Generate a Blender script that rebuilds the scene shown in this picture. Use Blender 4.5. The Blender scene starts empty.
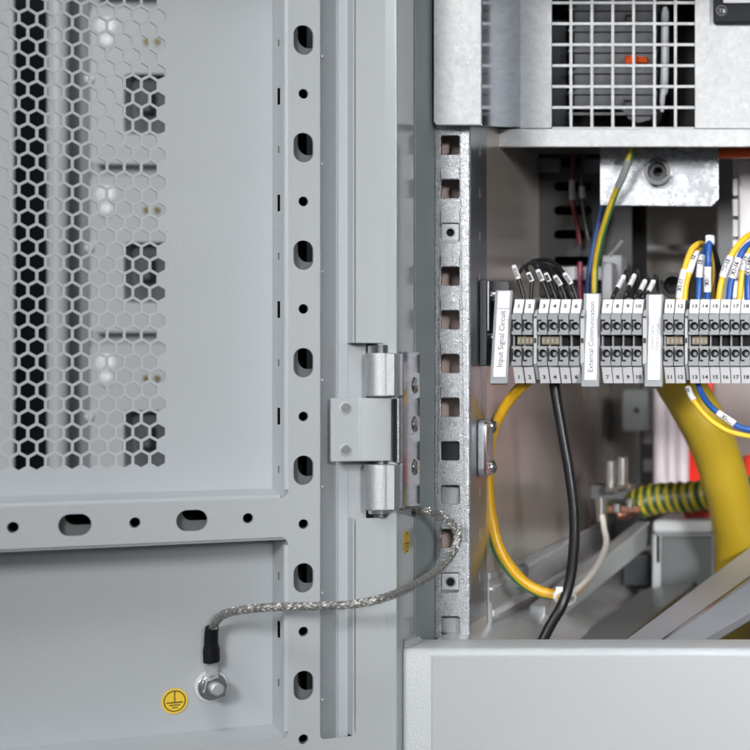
import bpy, bmesh, math, random
from mathutils import Vector as V, Matrix
from mathutils.geometry import tessellate_polygon
random.seed(7)
S = bpy.context.scene
COL = S.collection
PI = math.pi

# ------------------------------------------------------------------ camera
FPX, PX, PY = 1950.0, 920.0, 378.0          # focal length and principal point in photograph pixels (750 wide)
cam = bpy.data.cameras.new("camera")
cam.sensor_width = 36.0
cam.lens = FPX / 750 * 36
cam.shift_x = (375 - PX) / 750
cam.shift_y = (PY - 375) / 750
cam.clip_start, cam.clip_end = 0.02, 50
cam.dof.use_dof = True
cam.dof.focus_distance = 1.0
cam.dof.aperture_fstop = 12
co = bpy.data.objects.new("camera", cam); COL.objects.link(co)
co.location = (0, -1, 0); co.rotation_euler = (PI/2, 0, 0)
S.camera = co
# ------------------------------------------------------------------ world and lamps
w = bpy.data.worlds.new("World"); S.world = w; w.use_nodes = True
nt = w.node_tree; bg = nt.nodes["Background"]
tc = nt.nodes.new("ShaderNodeTexCoord"); sp = nt.nodes.new("ShaderNodeSeparateXYZ")
rp = nt.nodes.new("ShaderNodeValToRGB"); mr = nt.nodes.new("ShaderNodeMapRange")
mr.inputs[1].default_value = -1
nt.links.new(tc.outputs["Generated"], sp.inputs[0]); nt.links.new(sp.outputs[2], mr.inputs[0])
nt.links.new(mr.outputs[0], rp.inputs[0]); nt.links.new(rp.outputs[0], bg.inputs[0])
e = rp.color_ramp.elements
e[0].position = 0.25; e[0].color = (0.25, 0.24, 0.24, 1)
e[1].position = 0.75; e[1].color = (0.92, 0.97, 1.0, 1)
bg.inputs[1].default_value = 0.22
def lamp(name, loc, target, energy, sx, sy, col=(1, 1, 1)):
    l = bpy.data.lights.new(name, 'AREA'); l.shape = 'RECTANGLE'; l.size = sx; l.size_y = sy
    l.energy = energy; l.color = col
    o = bpy.data.objects.new(name, l); COL.objects.link(o); o.location = loc
    o.rotation_euler = (V(target) - V(loc)).to_track_quat('-Z', 'Y').to_euler()
    return o
lamp("hall_lamp", (-0.58, -2.6, 0.80), (-0.2, 0, 0), 40, 0.5, 0.5, (1.0, 0.995, 0.98))
lamp("ceiling_lamp", (-0.2, -1.6, 2.4), (-0.15, 0, 0), 26, 1.2, 0.6, (1.0, 0.99, 0.97))
al = lamp("interior_fill", (1.1, -2.2, 0.40), (0.055, 0.3, -0.03), 1.6, 0.45, 0.3, (1.0, 0.995, 0.99))
al.data.spread = math.radians(22)  # added fill, narrowed to brighten the interior and spare the door
S.view_settings.view_transform = 'Standard'; S.view_settings.look = 'None'
S.view_settings.exposure = 0.0; S.view_settings.gamma = 1.0
S.cycles.use_denoising = True

# ------------------------------------------------------------------ pixel -> place
def W(x, y, Y):
    d = 1 + Y
    return V(((x - PX)/FPX*d, Y, (PY - y)/FPX*d))
def R(px, Y): return px*(1 + Y)/FPX
TH = math.atan(FPX/2980.0)
HINGE = W(378, 378, -0.035)
DR = V((math.cos(TH), math.sin(TH), 0)); DN = V((math.sin(TH), -math.cos(TH), 0)); UP = V((0, 0, 1))
def DP(x, y, off=0.0):                       # pixel -> (u, v) on the plane of the open door, raised by off
    r = V(((x - PX)/FPX, 1, (PY - y)/FPX)); c = V((0, -1, 0))
    t = (HINGE + DN*off - c).dot(DN)/r.dot(DN)
    p = c + r*t - HINGE
    return (p.dot(DR), p.z)
def DW(u, v, off=0.0): return HINGE + DR*u + UP*v + DN*off
def D3(x, y, off=0.0): return DW(*DP(x, y, off), off)
FX = (434 - PX)/FPX*1.041                     # the inner flank of the cabinet post: plane X = FX
def FL(x, y):
    d = FX*FPX/(x - PX); return V((FX, d - 1, (PY - y)/FPX*d))

# ------------------------------------------------------------------ materials
MATS = {}
def mat(name, col, rough=0.5, metal=0.0, bump=0.0, bscale=900.0, var=0.0, vscale=60.0, spec=0.5, spangle=0.0, sscale=260.0, trans=0.0, coat=0.0, dirt=0.0, wave=0.0):
    if name in MATS: return MATS[name]
    m = bpy.data.materials.new(name); m.use_nodes = True; n = m.node_tree; b = n.nodes["Principled BSDF"]
    b.inputs["Base Color"].default_value = (*col, 1); b.inputs["Roughness"].default_value = rough
    b.inputs["Metallic"].default_value = metal; b.inputs["Specular IOR Level"].default_value = spec
    b.inputs["Coat Weight"].default_value = coat
    if trans: b.inputs["Transmission Weight"].default_value = trans
    t = n.nodes.new("ShaderNodeTexCoord")
    def mul(c1, fac, amount):                # value texture -> multiplier round 1
        r = n.nodes.new("ShaderNodeMapRange"); r.inputs[3].default_value = 1 - amount; r.inputs[4].default_value = 1 + amount
        n.links.new(fac, r.inputs[0])
        x = n.nodes.new("ShaderNodeMix"); x.data_type = 'RGBA'; x.blend_type = 'MULTIPLY'; x.inputs[0].default_value = 1
        if c1 is None: x.inputs[6].default_value = (*col, 1)
        else: n.links.new(c1, x.inputs[6])
        n.links.new(r.outputs[0], x.inputs[7]); return x.outputs[2]
    c = None
    if var:
        q = n.nodes.new("ShaderNodeTexNoise"); q.inputs["Scale"].default_value = vscale; q.inputs["Detail"].default_value = 5
        n.links.new(t.outputs["Object"], q.inputs["Vector"]); c = mul(c, q.outputs[0], var)
    if spangle:
        q = n.nodes.new("ShaderNodeTexVoronoi"); q.inputs["Scale"].default_value = sscale
        qn = n.nodes.new("ShaderNodeTexNoise"); qn.inputs["Scale"].default_value = sscale*0.7
        mx = n.nodes.new("ShaderNodeMix"); mx.data_type = 'VECTOR'; mx.inputs[0].default_value = 0.008
        n.links.new(t.outputs["Object"], qn.inputs["Vector"]); n.links.new(t.outputs["Object"], mx.inputs[4]); n.links.new(qn.outputs[1], mx.inputs[5])
        n.links.new(mx.outputs[1], q.inputs["Vector"])
        s = n.nodes.new("ShaderNodeSeparateColor"); n.links.new(q.outputs["Color"], s.inputs[0])
        c = mul(c, s.outputs[0], spangle)
        r = n.nodes.new("ShaderNodeMapRange"); r.inputs[3].default_value = max(0.05, rough - spangle*0.7); r.inputs[4].default_value = min(1, rough + spangle*0.7)
        n.links.new(s.outputs[1], r.inputs[0]); n.links.new(r.outputs[0], b.inputs["Roughness"])
    if dirt:
        q = n.nodes.new("ShaderNodeTexNoise"); q.inputs["Scale"].default_value = 14; q.inputs["Detail"].default_value = 8; q.inputs["Roughness"].default_value = .7
        n.links.new(t.outputs["Object"], q.inputs["Vector"])
        r = n.nodes.new("ShaderNodeMapRange"); r.inputs[1].default_value = .35; r.inputs[2].default_value = .7; r.inputs[3].default_value = rough - dirt; r.inputs[4].default_value = rough + dirt
        n.links.new(q.outputs[0], r.inputs[0]); n.links.new(r.outputs[0], b.inputs["Roughness"])
    if c is not None: n.links.new(c, b.inputs["Base Color"])
    if bump:
        q = n.nodes.new("ShaderNodeTexNoise"); q.inputs["Scale"].default_value = bscale; q.inputs["Detail"].default_value = 3
        k = n.nodes.new("ShaderNodeBump"); k.inputs["Strength"].default_value = bump; k.inputs["Distance"].default_value = 0.0004
        n.links.new(t.outputs["Object"], q.inputs["Vector"]); n.links.new(q.outputs[0], k.inputs["Height"]); n.links.new(k.outputs[0], b.inputs["Normal"])
        if wave:
            q2 = n.nodes.new("ShaderNodeTexNoise"); q2.inputs["Scale"].default_value = 22; q2.inputs["Detail"].default_value = 1
            k2 = n.nodes.new("ShaderNodeBump"); k2.inputs["Strength"].default_value = wave; k2.inputs["Distance"].default_value = 0.002
            n.links.new(t.outputs["Object"], q2.inputs["Vector"]); n.links.new(q2.outputs[0], k2.inputs["Height"]); n.links.new(k2.outputs[0], k.inputs["Normal"])
    MATS[name] = m; return m
PAINT = mat("light grey paint", (0.465, 0.494, 0.522), 0.40, bump=0.55, bscale=800, var=0.035, vscale=18, dirt=0.08, wave=.12)
PAINTG = mat("glossy grey paint", (0.43, 0.465, 0.48), 0.12, bump=0.05, bscale=500, var=0.03, vscale=15)
SILLP = mat("lit sill paint", (0.475, 0.498, 0.515), 0.38, bump=0.2, bscale=800, var=0.03, vscale=9, dirt=.1, wave=.15)  # same grey paint, lightened for the sill's brighter reflection
GALV = mat("galvanised steel", (0.45, 0.465, 0.49), 0.46, 0.85, bump=0.6, bscale=1300, spangle=0.30, sscale=1000, var=0.15, vscale=500)
GALVW = mat("bright zinc sheet", (0.50, 0.51, 0.525), 0.55, 0.4, bump=0.22, bscale=400, spangle=0.07, sscale=480, var=0.13, vscale=200)
GALVM = mat("polished zinc sheet", (0.56, 0.62, 0.68), 0.09, 0.95, var=0.05, vscale=60)
ZINC = mat("hinge zinc", (0.50, 0.525, 0.55), 0.5, 0.75, bump=0.4, bscale=1500, var=0.10, vscale=500, spangle=.12, sscale=1300)
CHROME = mat("nickel plated steel", (0.74, 0.74, 0.74), 0.18, 1.0, var=0.05, vscale=300)
DARKST = mat("dark steel", (0.16, 0.17, 0.18), 0.35, 0.8, var=0.15, vscale=60)
WALLST = mat("inner side sheet", (0.66, 0.60, 0.54), 0.24, 0.55, var=0.10, vscale=22, bump=0.05, bscale=60)  # warm tint puts a skin-toned reflection into the sheet's colour
BACKST = mat("back sheet", (0.20, 0.20, 0.195), 0.45, 0.4, var=0.15, vscale=18)
RAILST = mat("floor rail steel", (0.70, 0.72, 0.74), 0.26, 0.6, var=0.12, vscale=50, bump=0.1)
BLACK = mat("black plastic", (0.012, 0.013, 0.015), 0.42)
BLACKC = mat("black cable sheath", (0.010, 0.010, 0.012), 0.35)
VOID = mat("matt black", (0.006, 0.006, 0.007), 0.9)
SHRINK = mat("heat shrink", (0.007, 0.007, 0.010), 0.6, bump=0.2, bscale=700, spec=.2)
GREYPL = mat("grey polyamide", (0.27, 0.28, 0.295), 0.5, bump=0.12, bscale=2500, var=0.05, vscale=150)
GREYPL2 = mat("pale grey polyamide", (0.46, 0.475, 0.49), 0.45, var=0.05, vscale=150)
WHITE = mat("white marker", (0.74, 0.74, 0.77), 0.5, var=0.02, vscale=200)
INK = mat("black ink", (0.015, 0.015, 0.018), 0.6)
INKG = mat("faded ink", (0.16, 0.16, 0.19), 0.6)
CLEAR = mat("smoky clear plastic", (0.30, 0.315, 0.34), 0.22, spec=0.6)
TAN = mat("aged bridge plastic", (0.17, 0.145, 0.11), 0.5, var=0.3, vscale=600)
YEL = mat("yellow insulation", (0.85, 0.52, 0.03), 0.38)
YELS = mat("yellow sticker", (0.87, 0.58, 0.04), 0.45)
YELO = mat("thick yellow sheath", (0.46, 0.315, 0.016), 0.5, var=0.06, vscale=40)
YELG = mat("orange yellow insulation", (0.70, 0.385, 0.012), 0.3)
GREEN = mat("green insulation", (0.03, 0.16, 0.05), 0.35)
BLUE = mat("blue insulation", (0.015, 0.09, 0.36), 0.35)
RED = mat("red plastic", (0.90, 0.028, 0.012), 0.35)
ORANGE = mat("orange plastic", (0.85, 0.10, 0.004), 0.6, spec=.2)
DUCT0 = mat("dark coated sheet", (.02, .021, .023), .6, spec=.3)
DKRED = mat("dark red insulation", (0.11, 0.007, 0.014), 0.4)
COPPER = mat("copper", (0.24, 0.11, 0.075), 0.35, 0.9, var=0.2, vscale=100)
DGREY = mat("dark grey plastic", (0.055, 0.06, 0.068), 0.45, var=0.05, vscale=60)
MGREY = mat("mid grey plastic", (0.085, 0.09, 0.098), 0.5, var=0.05, vscale=60)
LGREY = mat("light grey plastic", (0.52, 0.54, 0.57), 0.42, var=0.03, vscale=30)
WDUCT = mat("white duct", (0.72, 0.70, 0.72), 0.4)
BROWNP = mat("warm grey board", (0.30, 0.26, 0.25), 0.5, var=0.05, vscale=20)
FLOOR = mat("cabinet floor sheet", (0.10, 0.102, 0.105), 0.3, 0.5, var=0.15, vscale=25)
BRAID = mat("tinned braid", (0.44, 0.44, 0.425), 0.44, 0.85, var=0.2, vscale=300)
def stripes():
    m = mat("green yellow spiral", (0.6, 0.4, 0.02), 0.4); n = m.node_tree; b = n.nodes["Principled BSDF"]
    t = n.nodes.new("ShaderNodeTexCoord"); wv = n.nodes.new("ShaderNodeTexWave"); wv.bands_direction = 'X'
    wv.inputs["Scale"].default_value = 58; wv.inputs["Distortion"].default_value = 0.6; wv.inputs["Detail"].default_value = 1
    wv.inputs["Detail Scale"].default_value = 0.4
    mp = n.nodes.new("ShaderNodeMapping"); mp.inputs["Rotation"].default_value = (0, 0.22, 0.25)
    r = n.nodes.new("ShaderNodeValToRGB"); r.color_ramp.elements[0].position = .45; r.color_ramp.elements[1].position = .58
    r.color_ramp.elements[0].color = (0.022, 0.065, 0.016, 1); r.color_ramp.elements[1].color = (0.40, 0.30, 0.022, 1)
    n.links.new(t.outputs["Object"], mp.inputs[0]); n.links.new(mp.outputs[0], wv.inputs[0]); n.links.new(wv.outputs[1], r.inputs[0]); n.links.new(r.outputs[0], b.inputs["Base Color"])
    return m
SPIRAL = stripes()

# ------------------------------------------------------------------ mesh builder (world coordinates until linked)
class MB:
    def __init__(s): s.v = []; s.f = []
    def add(s, vs, fs):
        o = len(s.v); s.v += [V(p) for p in vs]; s.f += [[i + o for i in f] for f in fs]; return s
    def hexa(s, a, b): # two quads, four points each
        return s.add(a + b, [(0,1,2,3),(7,6,5,4),(0,4,5,1),(1,5,6,2),(2,6,7,3),(3,7,4,0)])
    def box(s, x0, x1, y0, y1, z0, z1):
        return s.hexa([(x0,y0,z0),(x1,y0,z0),(x1,y0,z1),(x0,y0,z1)], [(x0,y1,z0),(x1,y1,z0),(x1,y1,z1),(x0,y1,z1)])
    def pbox(s, x0, x1, y0, y1, Y, dep):  # front face given by pixels at depth Y
        a = W(x0, y1, Y); b = W(x1, y0, Y); return s.box(a.x, b.x, Y, Y + dep, a.z, b.z)
    def obox(s, O, U, Vv, N, u0, u1, v0, v1, n0, n1):
        P = lambda u, v, n: V(O) + U*u + Vv*v + N*n
        return s.hexa([P(u0,v0,n0),P(u1,v0,n0),P(u1,v1,n0),P(u0,v1,n0)], [P(u0,v0,n1),P(u1,v0,n1),P(u1,v1,n1),P(u0,v1,n1)])
    def plate(s, O, U, Vv, N, outline, holes=(), th=0.0015):   # sheet with real openings; front at O, thickness behind (-N)
        loops = [list(outline)] + [list(h) for h in holes]
        flat = [p for l in loops for p in l]
        tri = tessellate_polygon([[V((p[0], p[1], 0)) for p in l] for l in loops])
        n = len(flat)
        vs = [V(O) + U*p[0] + Vv*p[1] for p in flat] + [V(O) + U*p[0] + Vv*p[1] - N*th for p in flat]
        fs = [tuple(t) for t in tri] + [tuple(i + n for i in reversed(t)) for t in tri]
        k = 0
        for l in loops:
            m = len(l)
            for i in range(m):
                a = k + i; b = k + (i + 1) % m; fs.append((a, b, b + n, a + n))
            k += m
        return s.add(vs, fs)
    def sweep(s, prof, A, B):             # closed list of points at A-end and B-end
        n = len(prof[0]); fs = [(i, (i+1) % n, (i+1) % n + n, i + n) for i in range(n)]
        fs += [tuple(range(n))[::-1], tuple(range(n, 2*n))]
        return s.add(prof[0] + prof[1], fs)
    def tube(s, pts, r, seg=12, cap=True, flat=1.0, rs=None):
        pts = [V(p) for p in pts]; n = len(pts); vs = []; fs = []
        t = (pts[1] - pts[0]).normalized(); up = V((0, 0, 1)) if abs(t.z) < .9 else V((1, 0, 0))
        a = t.cross(up).normalized()
        for i in range(n):
            if i: t = (pts[min(i+1, n-1)] - pts[i-1]).normalized()
            a = (a - t*a.dot(t)).normalized(); b = t.cross(a)
            q = rs[i] if rs else r
            for k in range(seg):
                w_ = 2*PI*k/seg; vs.append(pts[i] + a*math.cos(w_)*q + b*math.sin(w_)*q*flat)
        for i in range(n - 1):
            for k in range(seg):
                fs.append((i*seg + k, i*seg + (k+1) % seg, (i+1)*seg + (k+1) % seg, (i+1)*seg + k))
        if cap: fs += [tuple(range(seg))[::-1], tuple(range((n-1)*seg, n*seg))]
        return s.add(vs, fs)
    def cyl(s, a, b, r, seg=24, r2=None): return s.tube([a, b], r, seg, rs=[r, r if r2 is None else r2])
    def ring(s, c, ax, r0, r1, h, seg=28):
        ax = V(ax).normalized(); u = ax.orthogonal().normalized(); v = ax.cross(u)
        cir = lambda r: [(r*math.cos(2*PI*i/seg), r*math.sin(2*PI*i/seg)) for i in range(seg)]
        return s.plate(V(c) + ax*h, u, v, ax, cir(r1), [cir(r0)], h)
    def dome(s, c, ax, r, h, seg=20, n=5):
        ax = V(ax).normalized()
        pts = [V(c) + ax*h*math.sin(PI/2*i/n) for i in range(n + 1)]; rs = [max(r*math.cos(PI/2*i/n), r*.02) for i in range(n + 1)]
        return s.tube(pts, r, seg, rs=rs)
    def build(s, name, m, parent=None, bevel=0.0, smooth=35, seg=2, loc=None, merge=False):
        me = bpy.data.meshes.new(name)
        base = V(parent['_w']) if parent is not None else (V(loc) if loc is not None else sum(s.v, V())/len(s.v))
        me.from_pydata([tuple(p - base) for p in s.v], [], s.f)
        bm = bmesh.new(); bm.from_mesh(me); bmesh.ops.remove_doubles(bm, verts=bm.verts, dist=1e-7)
        bmesh.ops.recalc_face_normals(bm, faces=bm.faces)
        if merge: bmesh.ops.dissolve_limit(bm, angle_limit=.01, verts=[], edges=bm.edges)
        bm.to_mesh(me); bm.free()
        me.materials.append(m); o = bpy.data.objects.new(name, me); COL.objects.link(o)
        if parent is not None: o.parent = parent
        else: o.location = base
        o['_w'] = tuple(base)
        if smooth:
            me.shade_smooth(); me.set_sharp_from_angle(angle=math.radians(smooth))
        if bevel:
            b = o.modifiers.new("edges", 'BEVEL'); b.width = bevel; b.segments = seg; b.limit_method = 'ANGLE'; b.angle_limit = math.radians(40); b.harden_normals = bool(smooth)
        return o
def tag(o, label=None, cat=None, group=None, kind=None):
    for k, x in (('label', label), ('category', cat), ('group', group), ('kind', kind)):
        if x: o[k] = x
    return o
def thing(name, loc, label, cat, group=None):
    o = bpy.data.objects.new(name, None); COL.objects.link(o); o.location = loc; o['_w'] = tuple(loc)
    o.empty_display_size = 0.01
    return tag(o, label, cat, group)
def copy_thing(root, delta):
    base = V(root['_w']) + V(delta)
    r = root.copy(); COL.objects.link(r); r.location = base; r['_w'] = tuple(base)
    def kids(src, dst):
        for ch in list(src.children):
            if ch.get('_no_copy'): continue
            c = ch.copy(); COL.objects.link(c); c.parent = dst; c['_w'] = tuple(base); kids(ch, c)
    kids(root, r); return r
def text(s, size, O, U, Vv, m, parent, name="lettering", sx=1.0, bold=0.00012):
    cu = bpy.data.curves.new("t", 'FONT'); cu.body = s; cu.size = size; cu.align_x = 'CENTER'; cu.align_y = 'CENTER'; cu.resolution_u = 2; cu.offset = bold
    o = bpy.data.objects.new("t", cu); COL.objects.link(o)
    dg = bpy.context.evaluated_depsgraph_get(); dg.update()
    me = bpy.data.meshes.new_from_object(o.evaluated_get(dg))
    N = U.cross(Vv).normalized(); b = V(parent['_w'])
    mb = MB(); mb.v = [V(O) + U*v.co.x*sx + Vv*v.co.y + N*0.00004 for v in me.vertices]; mb.f = [list(p.vertices) for p in me.polygons]
    bpy.data.objects.remove(o); bpy.data.curves.remove(cu); bpy.data.meshes.remove(me)
    return mb.build(name, m, parent, smooth=0)
def spline(pts, n=10):
    pts = [V(p) for p in pts]; out = []
    P = [pts[0]*2 - pts[1]] + pts + [pts[-1]*2 - pts[-2]]
    for i in range(1, len(P) - 2):
        a, b, c, d = P[i-1:i+3]
        for k in range(n):
            t = k/n; out.append(.5*((2*b) + (c - a)*t + (2*a - 5*b + 4*c - d)*t*t + (3*b - a - 3*c + d)*t**3))
    return out + [pts[-1]]
def PP(l): return [W(*p) for p in l]
def rrect(x0, x1, y0, y1, r, n=4):
    o = []
    for cx, cy, a in ((x1-r, y1-r, 0), (x0+r, y1-r, 90), (x0+r, y0+r, 180), (x1-r, y0+r, 270)):
        for k in range(n + 1):
            t = math.radians(a + 90*k/n); o.append((cx + r*math.cos(t), cy + r*math.sin(t)))
    return o
def circ(cx, cy, r, n=20): return [(cx + r*math.cos(2*PI*k/n), cy + r*math.sin(2*PI*k/n)) for k in range(n)]
X, Yv, Z = V((1,0,0)), V((0,1,0)), V((0,0,1))
FRONT = V((0,-1,0))

# ================================================================== cabinet shell
cab = thing("control_cabinet", W(600, 760, 0.2), "light grey steel control cabinet with open front behind the swung door", "cabinet")
ZT, ZB = 0.40, -0.30
m = MB()   # post: outer web and inner flank
m.box(FX - .010, FX, -.033, .0405, ZB, ZT)
m.box(-.325, FX - .0102, -.012, -.010, ZB, ZT)
m.box(FX - .0115, FX - .0102, .041, .523, ZB, ZT)
m.build("frame_post", PAINTG, cab, bevel=.0012)
m = MB(); m.box(FX + .0001, FX + .0006, FL(414.3, 0).y, .0403, ZB, ZT); m.build("seal_strip", mat("grey green seal", (.30, .345, .345), .62, var=.05, vscale=40), cab, bevel=.0002)
m = MB(); c = FL(397.6, 211); m.plate(c + X*.0003, Yv, Z, X, [(-.0006, -.003), (.0003, -.0036), (.0012, -.0012), (.0005, .0004), (.0009, .0022), (.0001, .0034), (-.0004, .0010)], [], .0002); m.build("paint_chip", DARKST, cab, smooth=0)
zs = W(0, 648, -.022).z
m = MB(); prof = []
for xx in (FX + .0002, 0.45):
    prof.append([V((xx, -.022, ZB)), V((xx, -.022, zs - .002)), V((xx, -.0213, zs - .0006)), V((xx, -.0196, zs)), V((xx, .010, zs)), V((xx, .010, zs - .02)), V((xx, .006, zs - .02)), V((xx, .006, zs - .004)), V((xx, -.018, zs - .004)), V((xx, -.018, ZB))])
m.sweep(prof, 0, 1); m.build("sill", PAINT, cab, smooth=50)
m = MB(); a = W(432, 655, -.022)
m.box(a.x, .44, -.0234, -.0221, ZB, zs - .0035); m.build("lit_sill_face", SILLP, cab, bevel=.0005)  # raised face added for the brighter reflection on the plain sill sheet
# small round fillet where post meets sill
m = MB(); pr = []
for dy in (-.0205, .008):
    pr.append([V((FX + .0003, dy, zs + .004))] + [V((FX + .004 - .004*math.cos(t), dy, zs + .004 - .004*math.sin(t))) for t in (.3, .6, .9, 1.2)] + [V((FX + .004, dy, zs + .0002)), V((FX + .0003, dy, zs + .0002))])
m.sweep(pr, 0, 1); m.build("corner_fillet", PAINT, cab, smooth=60)
SX = (486 - PX)/FPX*1.084
m = MB(); m.box(SX - .0015, SX, .045, .52, ZB, ZT); m.build("side_panel", WALLST, cab)
m = MB(); m.box(SX - .0015, .46, .5205, .523, ZB, ZT); m.build("back_panel", BACKST, cab)
m = MB(); m.box(.46, .463, .012, .523, ZB, ZT); m.build("right_panel", LGREY, cab)
m = MB(); m.box(SX - .0015, .463, .02, .523, ZT + .0005, ZT + .003); m.build("roof_panel", PAINT, cab)
m = MB(); m.box(SX, .459, .0105, .52, -.158, -.155); m.build("floor_panel", FLOOR, cab)

# ================================================================== mounting rail with square holes
rl = thing("mounting_rail", W(451, 640, .041), "galvanised mounting rail with a column of square holes beside the grey post", "rail")
RY = .041
O = V((0, RY, 0)); sc = 1.041/FPX
px = lambda x: (x - PX)*sc
pz = lambda y: (PY - y)*sc
HY = [145 - 43.7*2, 145 - 43.7] + [145 + 43.72*i for i in range(12)]
hl = [rrect(px(441), px(459), pz(y + 9.2), pz(y - 9.2), R(1.2, RY), 2) for y in HY if y < 640]
m = MB(); m.plate(O, X, Z, FRONT, [(px(434.5), pz(639)), (px(467.5), pz(639)), (px(467.5), pz(-60)), (px(434.5), pz(-60))], hl, .002)
m.build("front_face", GALV, rl, bevel=.0005)
m = MB(); HO = V((px(468.2), RY + .0015, 0))
fh = [circ(.026, pz(y), .0022, 12) for y in HY if y < 600]
m.plate(HO, Yv, Z, X, [(0, -.1325), (.0435, -.1325), (.0435, pz(-60)), (0, pz(-60))], fh, .002)
m.build("side_flange", mat("rail flange zinc", (0.40, 0.41, 0.45), 0.28, 0.9, var=.08, vscale=40), rl, bevel=.0008)
# rounded corner between front and flange
m = MB(); m.tube([V((px(467.2), RY + .0016, pz(639))), V((px(467.2), RY + .0016, pz(-60)))], .0016, 14); m.build("folded_edge", GALV, rl)
m = MB(); m.box(FX - .0095, SX - .0022, RY + .0195, RY + .0205, pz(639), pz(-60)); m.build("hole_backing", mat("lightened brown", (.55, .43, .39), .5, var=.1, vscale=30), rl)  # added backing for the holes; brown lightened to offset the shade inside
# cage nuts
def cage_nut(y, lab):
    t = thing("cage_nut", W(450, y, RY + .001), lab, "cage nut", "cage nuts in the square holes of the rail")
    c = V((px(450), RY + .0006, pz(y))); h = R(8.6, RY)
    k = MB(); k.plate(c, X, Z, FRONT, rrect(-h, h, -h, h, .0008, 2), [circ(0, 0, R(5.2, RY), 18)], .003); k.build("cage", ZINC, t, bevel=.0004)
    k = MB(); k.ring(c + V((0, .0045, 0)), FRONT, R(3.9, RY), R(6.2, RY), .0042); k.build("nut", CHROME, t)
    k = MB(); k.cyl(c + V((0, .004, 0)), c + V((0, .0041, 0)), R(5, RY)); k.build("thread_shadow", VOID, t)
    k = MB(); k.box(c.x - h, c.x + h, c.y - .0012, c.y - .0002, c.z - h - .0008, c.z - h + .0008); k.build("clip", CHROME, t)
cage_nut(232.4, "steel cage nut clipped in a rail hole below the white zinc flange")
cage_nut(582.2, "steel cage nut in a rail hole behind the braided strap, above the sill")
m = MB(); m.pbox(440, 460, 442, 462, RY + .004, .01); tag(m.build("plug", BLACK), "black plug filling a square hole of the rail, level with the hinge", "plug")
m = MB(); m.pbox(440, 460, 486, 506, RY + .006, .004); tag(m.build("backing_clip", ZINC, bevel=.001), "dull zinc clip behind a rail hole, just above the braid loop", "clip")
m = MB(); m.pbox(440, 462, 616, 634, RY + .006, .012); tag(m.build("foot_bracket", ZINC, bevel=.001), "zinc bracket behind the lowest square rail hole at the sill", "bracket")

# bracket with two screws on the rail's flange
sx0 = px(468.2) + .0002
def onflange(x, y):
    d = sx0*FPX/(x - PX); return V((sx0, d - 1, (PY - y)/FPX*d))
bt = thing("retaining_plate", onflange(482, 478), "small rounded zinc plate with two screws on the rail flange", "plate")
p0, p1 = onflange(477.5, 477), onflange(486.5, 419)
m = MB(); m.plate(V((sx0 + .004, 0, 0)), Yv, Z, X, rrect(p0.y, p1.y, p0.z, p1.z, .005, 5), [], .0038); m.build("plate", ZINC, bt, bevel=.0006)
m = MB(); ro = rrect(p0.y, p0.y + .0075, p0.z + .001, p1.z - .001, .003, 4); ri = rrect(p0.y + .003, p0.y + .0055, p0.z + .004, p1.z - .004, .001, 4)
m.plate(V((sx0 + .0048, 0, 0)), Yv, Z, X, ro, [ri], .0014); m.build("rim", CHROME, bt, bevel=.0004)
for yy in (426, 467):
    p = onflange(484.6, yy); k = MB(); k.dome(p + V((.004, 0, 0)), X, .0042, .0032); k.build("screw", CHROME, bt)

# ================================================================== door
door = thing("cabinet_door", DW(-.1, -.24, 0), "open light grey cabinet door with hexagon perforation and punched frame", "door")
PO = -.025                     # the sheet lies this far behind the frame
# --- perforated sheet
p_ = 0.00764; rw = p_*math.sqrt(3)/2
u0, v0 = DP(158.3, 459.3, PO)
NR, NC = 38, 15
vid = {}; vs = []; fs = []
th = .0013
def vert(u, v, n):
    k = (round(u*1e7), round(v*1e7), n)
    if k not in vid: vid[k] = len(vs); vs.append(DW(u, v, PO - n*th))
    return vid[k]
edge = {}
Rc = p_/math.sqrt(3)
for r in range(NR):
    for c in range(NC):
        cu = u0 - c*p_ - (p_/2 if r % 2 else 0); cv = v0 + r*rw
        out = [(cu + Rc*math.sin(math.radians(60*k)), cv + Rc*math.cos(math.radians(60*k))) for k in range(6)]
        hr = Rc*.835
        inn = [(cu + hr*math.sin(math.radians(60*k)), cv + hr*math.cos(math.radians(60*k))) for k in range(6)]
        for k in range(6):
            j = (k + 1) % 6
            for n in (0, 1): fs.append((vert(*out[k], n), vert(*out[j], n), vert(*inn[j], n), vert(*inn[k], n)))
            fs.append((vert(*inn[k], 0), vert(*inn[j], 0), vert(*inn[j], 1), vert(*inn[k], 1)))
            a, b = vert(*out[k], 0), vert(*out[j], 0)
            if (b, a) in edge: del edge[(b, a)]
            else: edge[(a, b)] = (out[k], out[j])
nxt = {a: (b, q) for (a, b), q in edge.items()}
st = next(iter(nxt)); loop = []; cur = st
while True:
    b, q = nxt[cur]; loop.append(q[0]); cur = b
    if cur == st: break
sheet = MB(); sheet.add(vs, fs)
L = DP(-130, 0, PO)[0]; ur = DP(275, 300, PO)[0]; vt = DP(150, -100, PO)[1]; vb = DP(150, 505, PO)[1]
L = min(L, u0 - (NC + 1)*p_); vt = max(vt, v0 + (NR + 1)*rw)
sheet.plate(DW(0, 0, PO), DR, UP, DN, [(L, vb), (ur, vb), (ur, vt), (L, vt)], [loop], th)
sheet.build("perforated_sheet", PAINT, door, smooth=0)
# --- lower plain sheet
vl0, vl1 = DP(150, 775, PO)[1], DP(150, 540, PO)[1]
m = MB(); m.plate(DW(0, 0, PO), DR, UP, DN, [(L, vl0), (ur, vl0), (ur, vl1), (L, vl1)], [], th); m.build("lower_sheet", PAINT, door)
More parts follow.
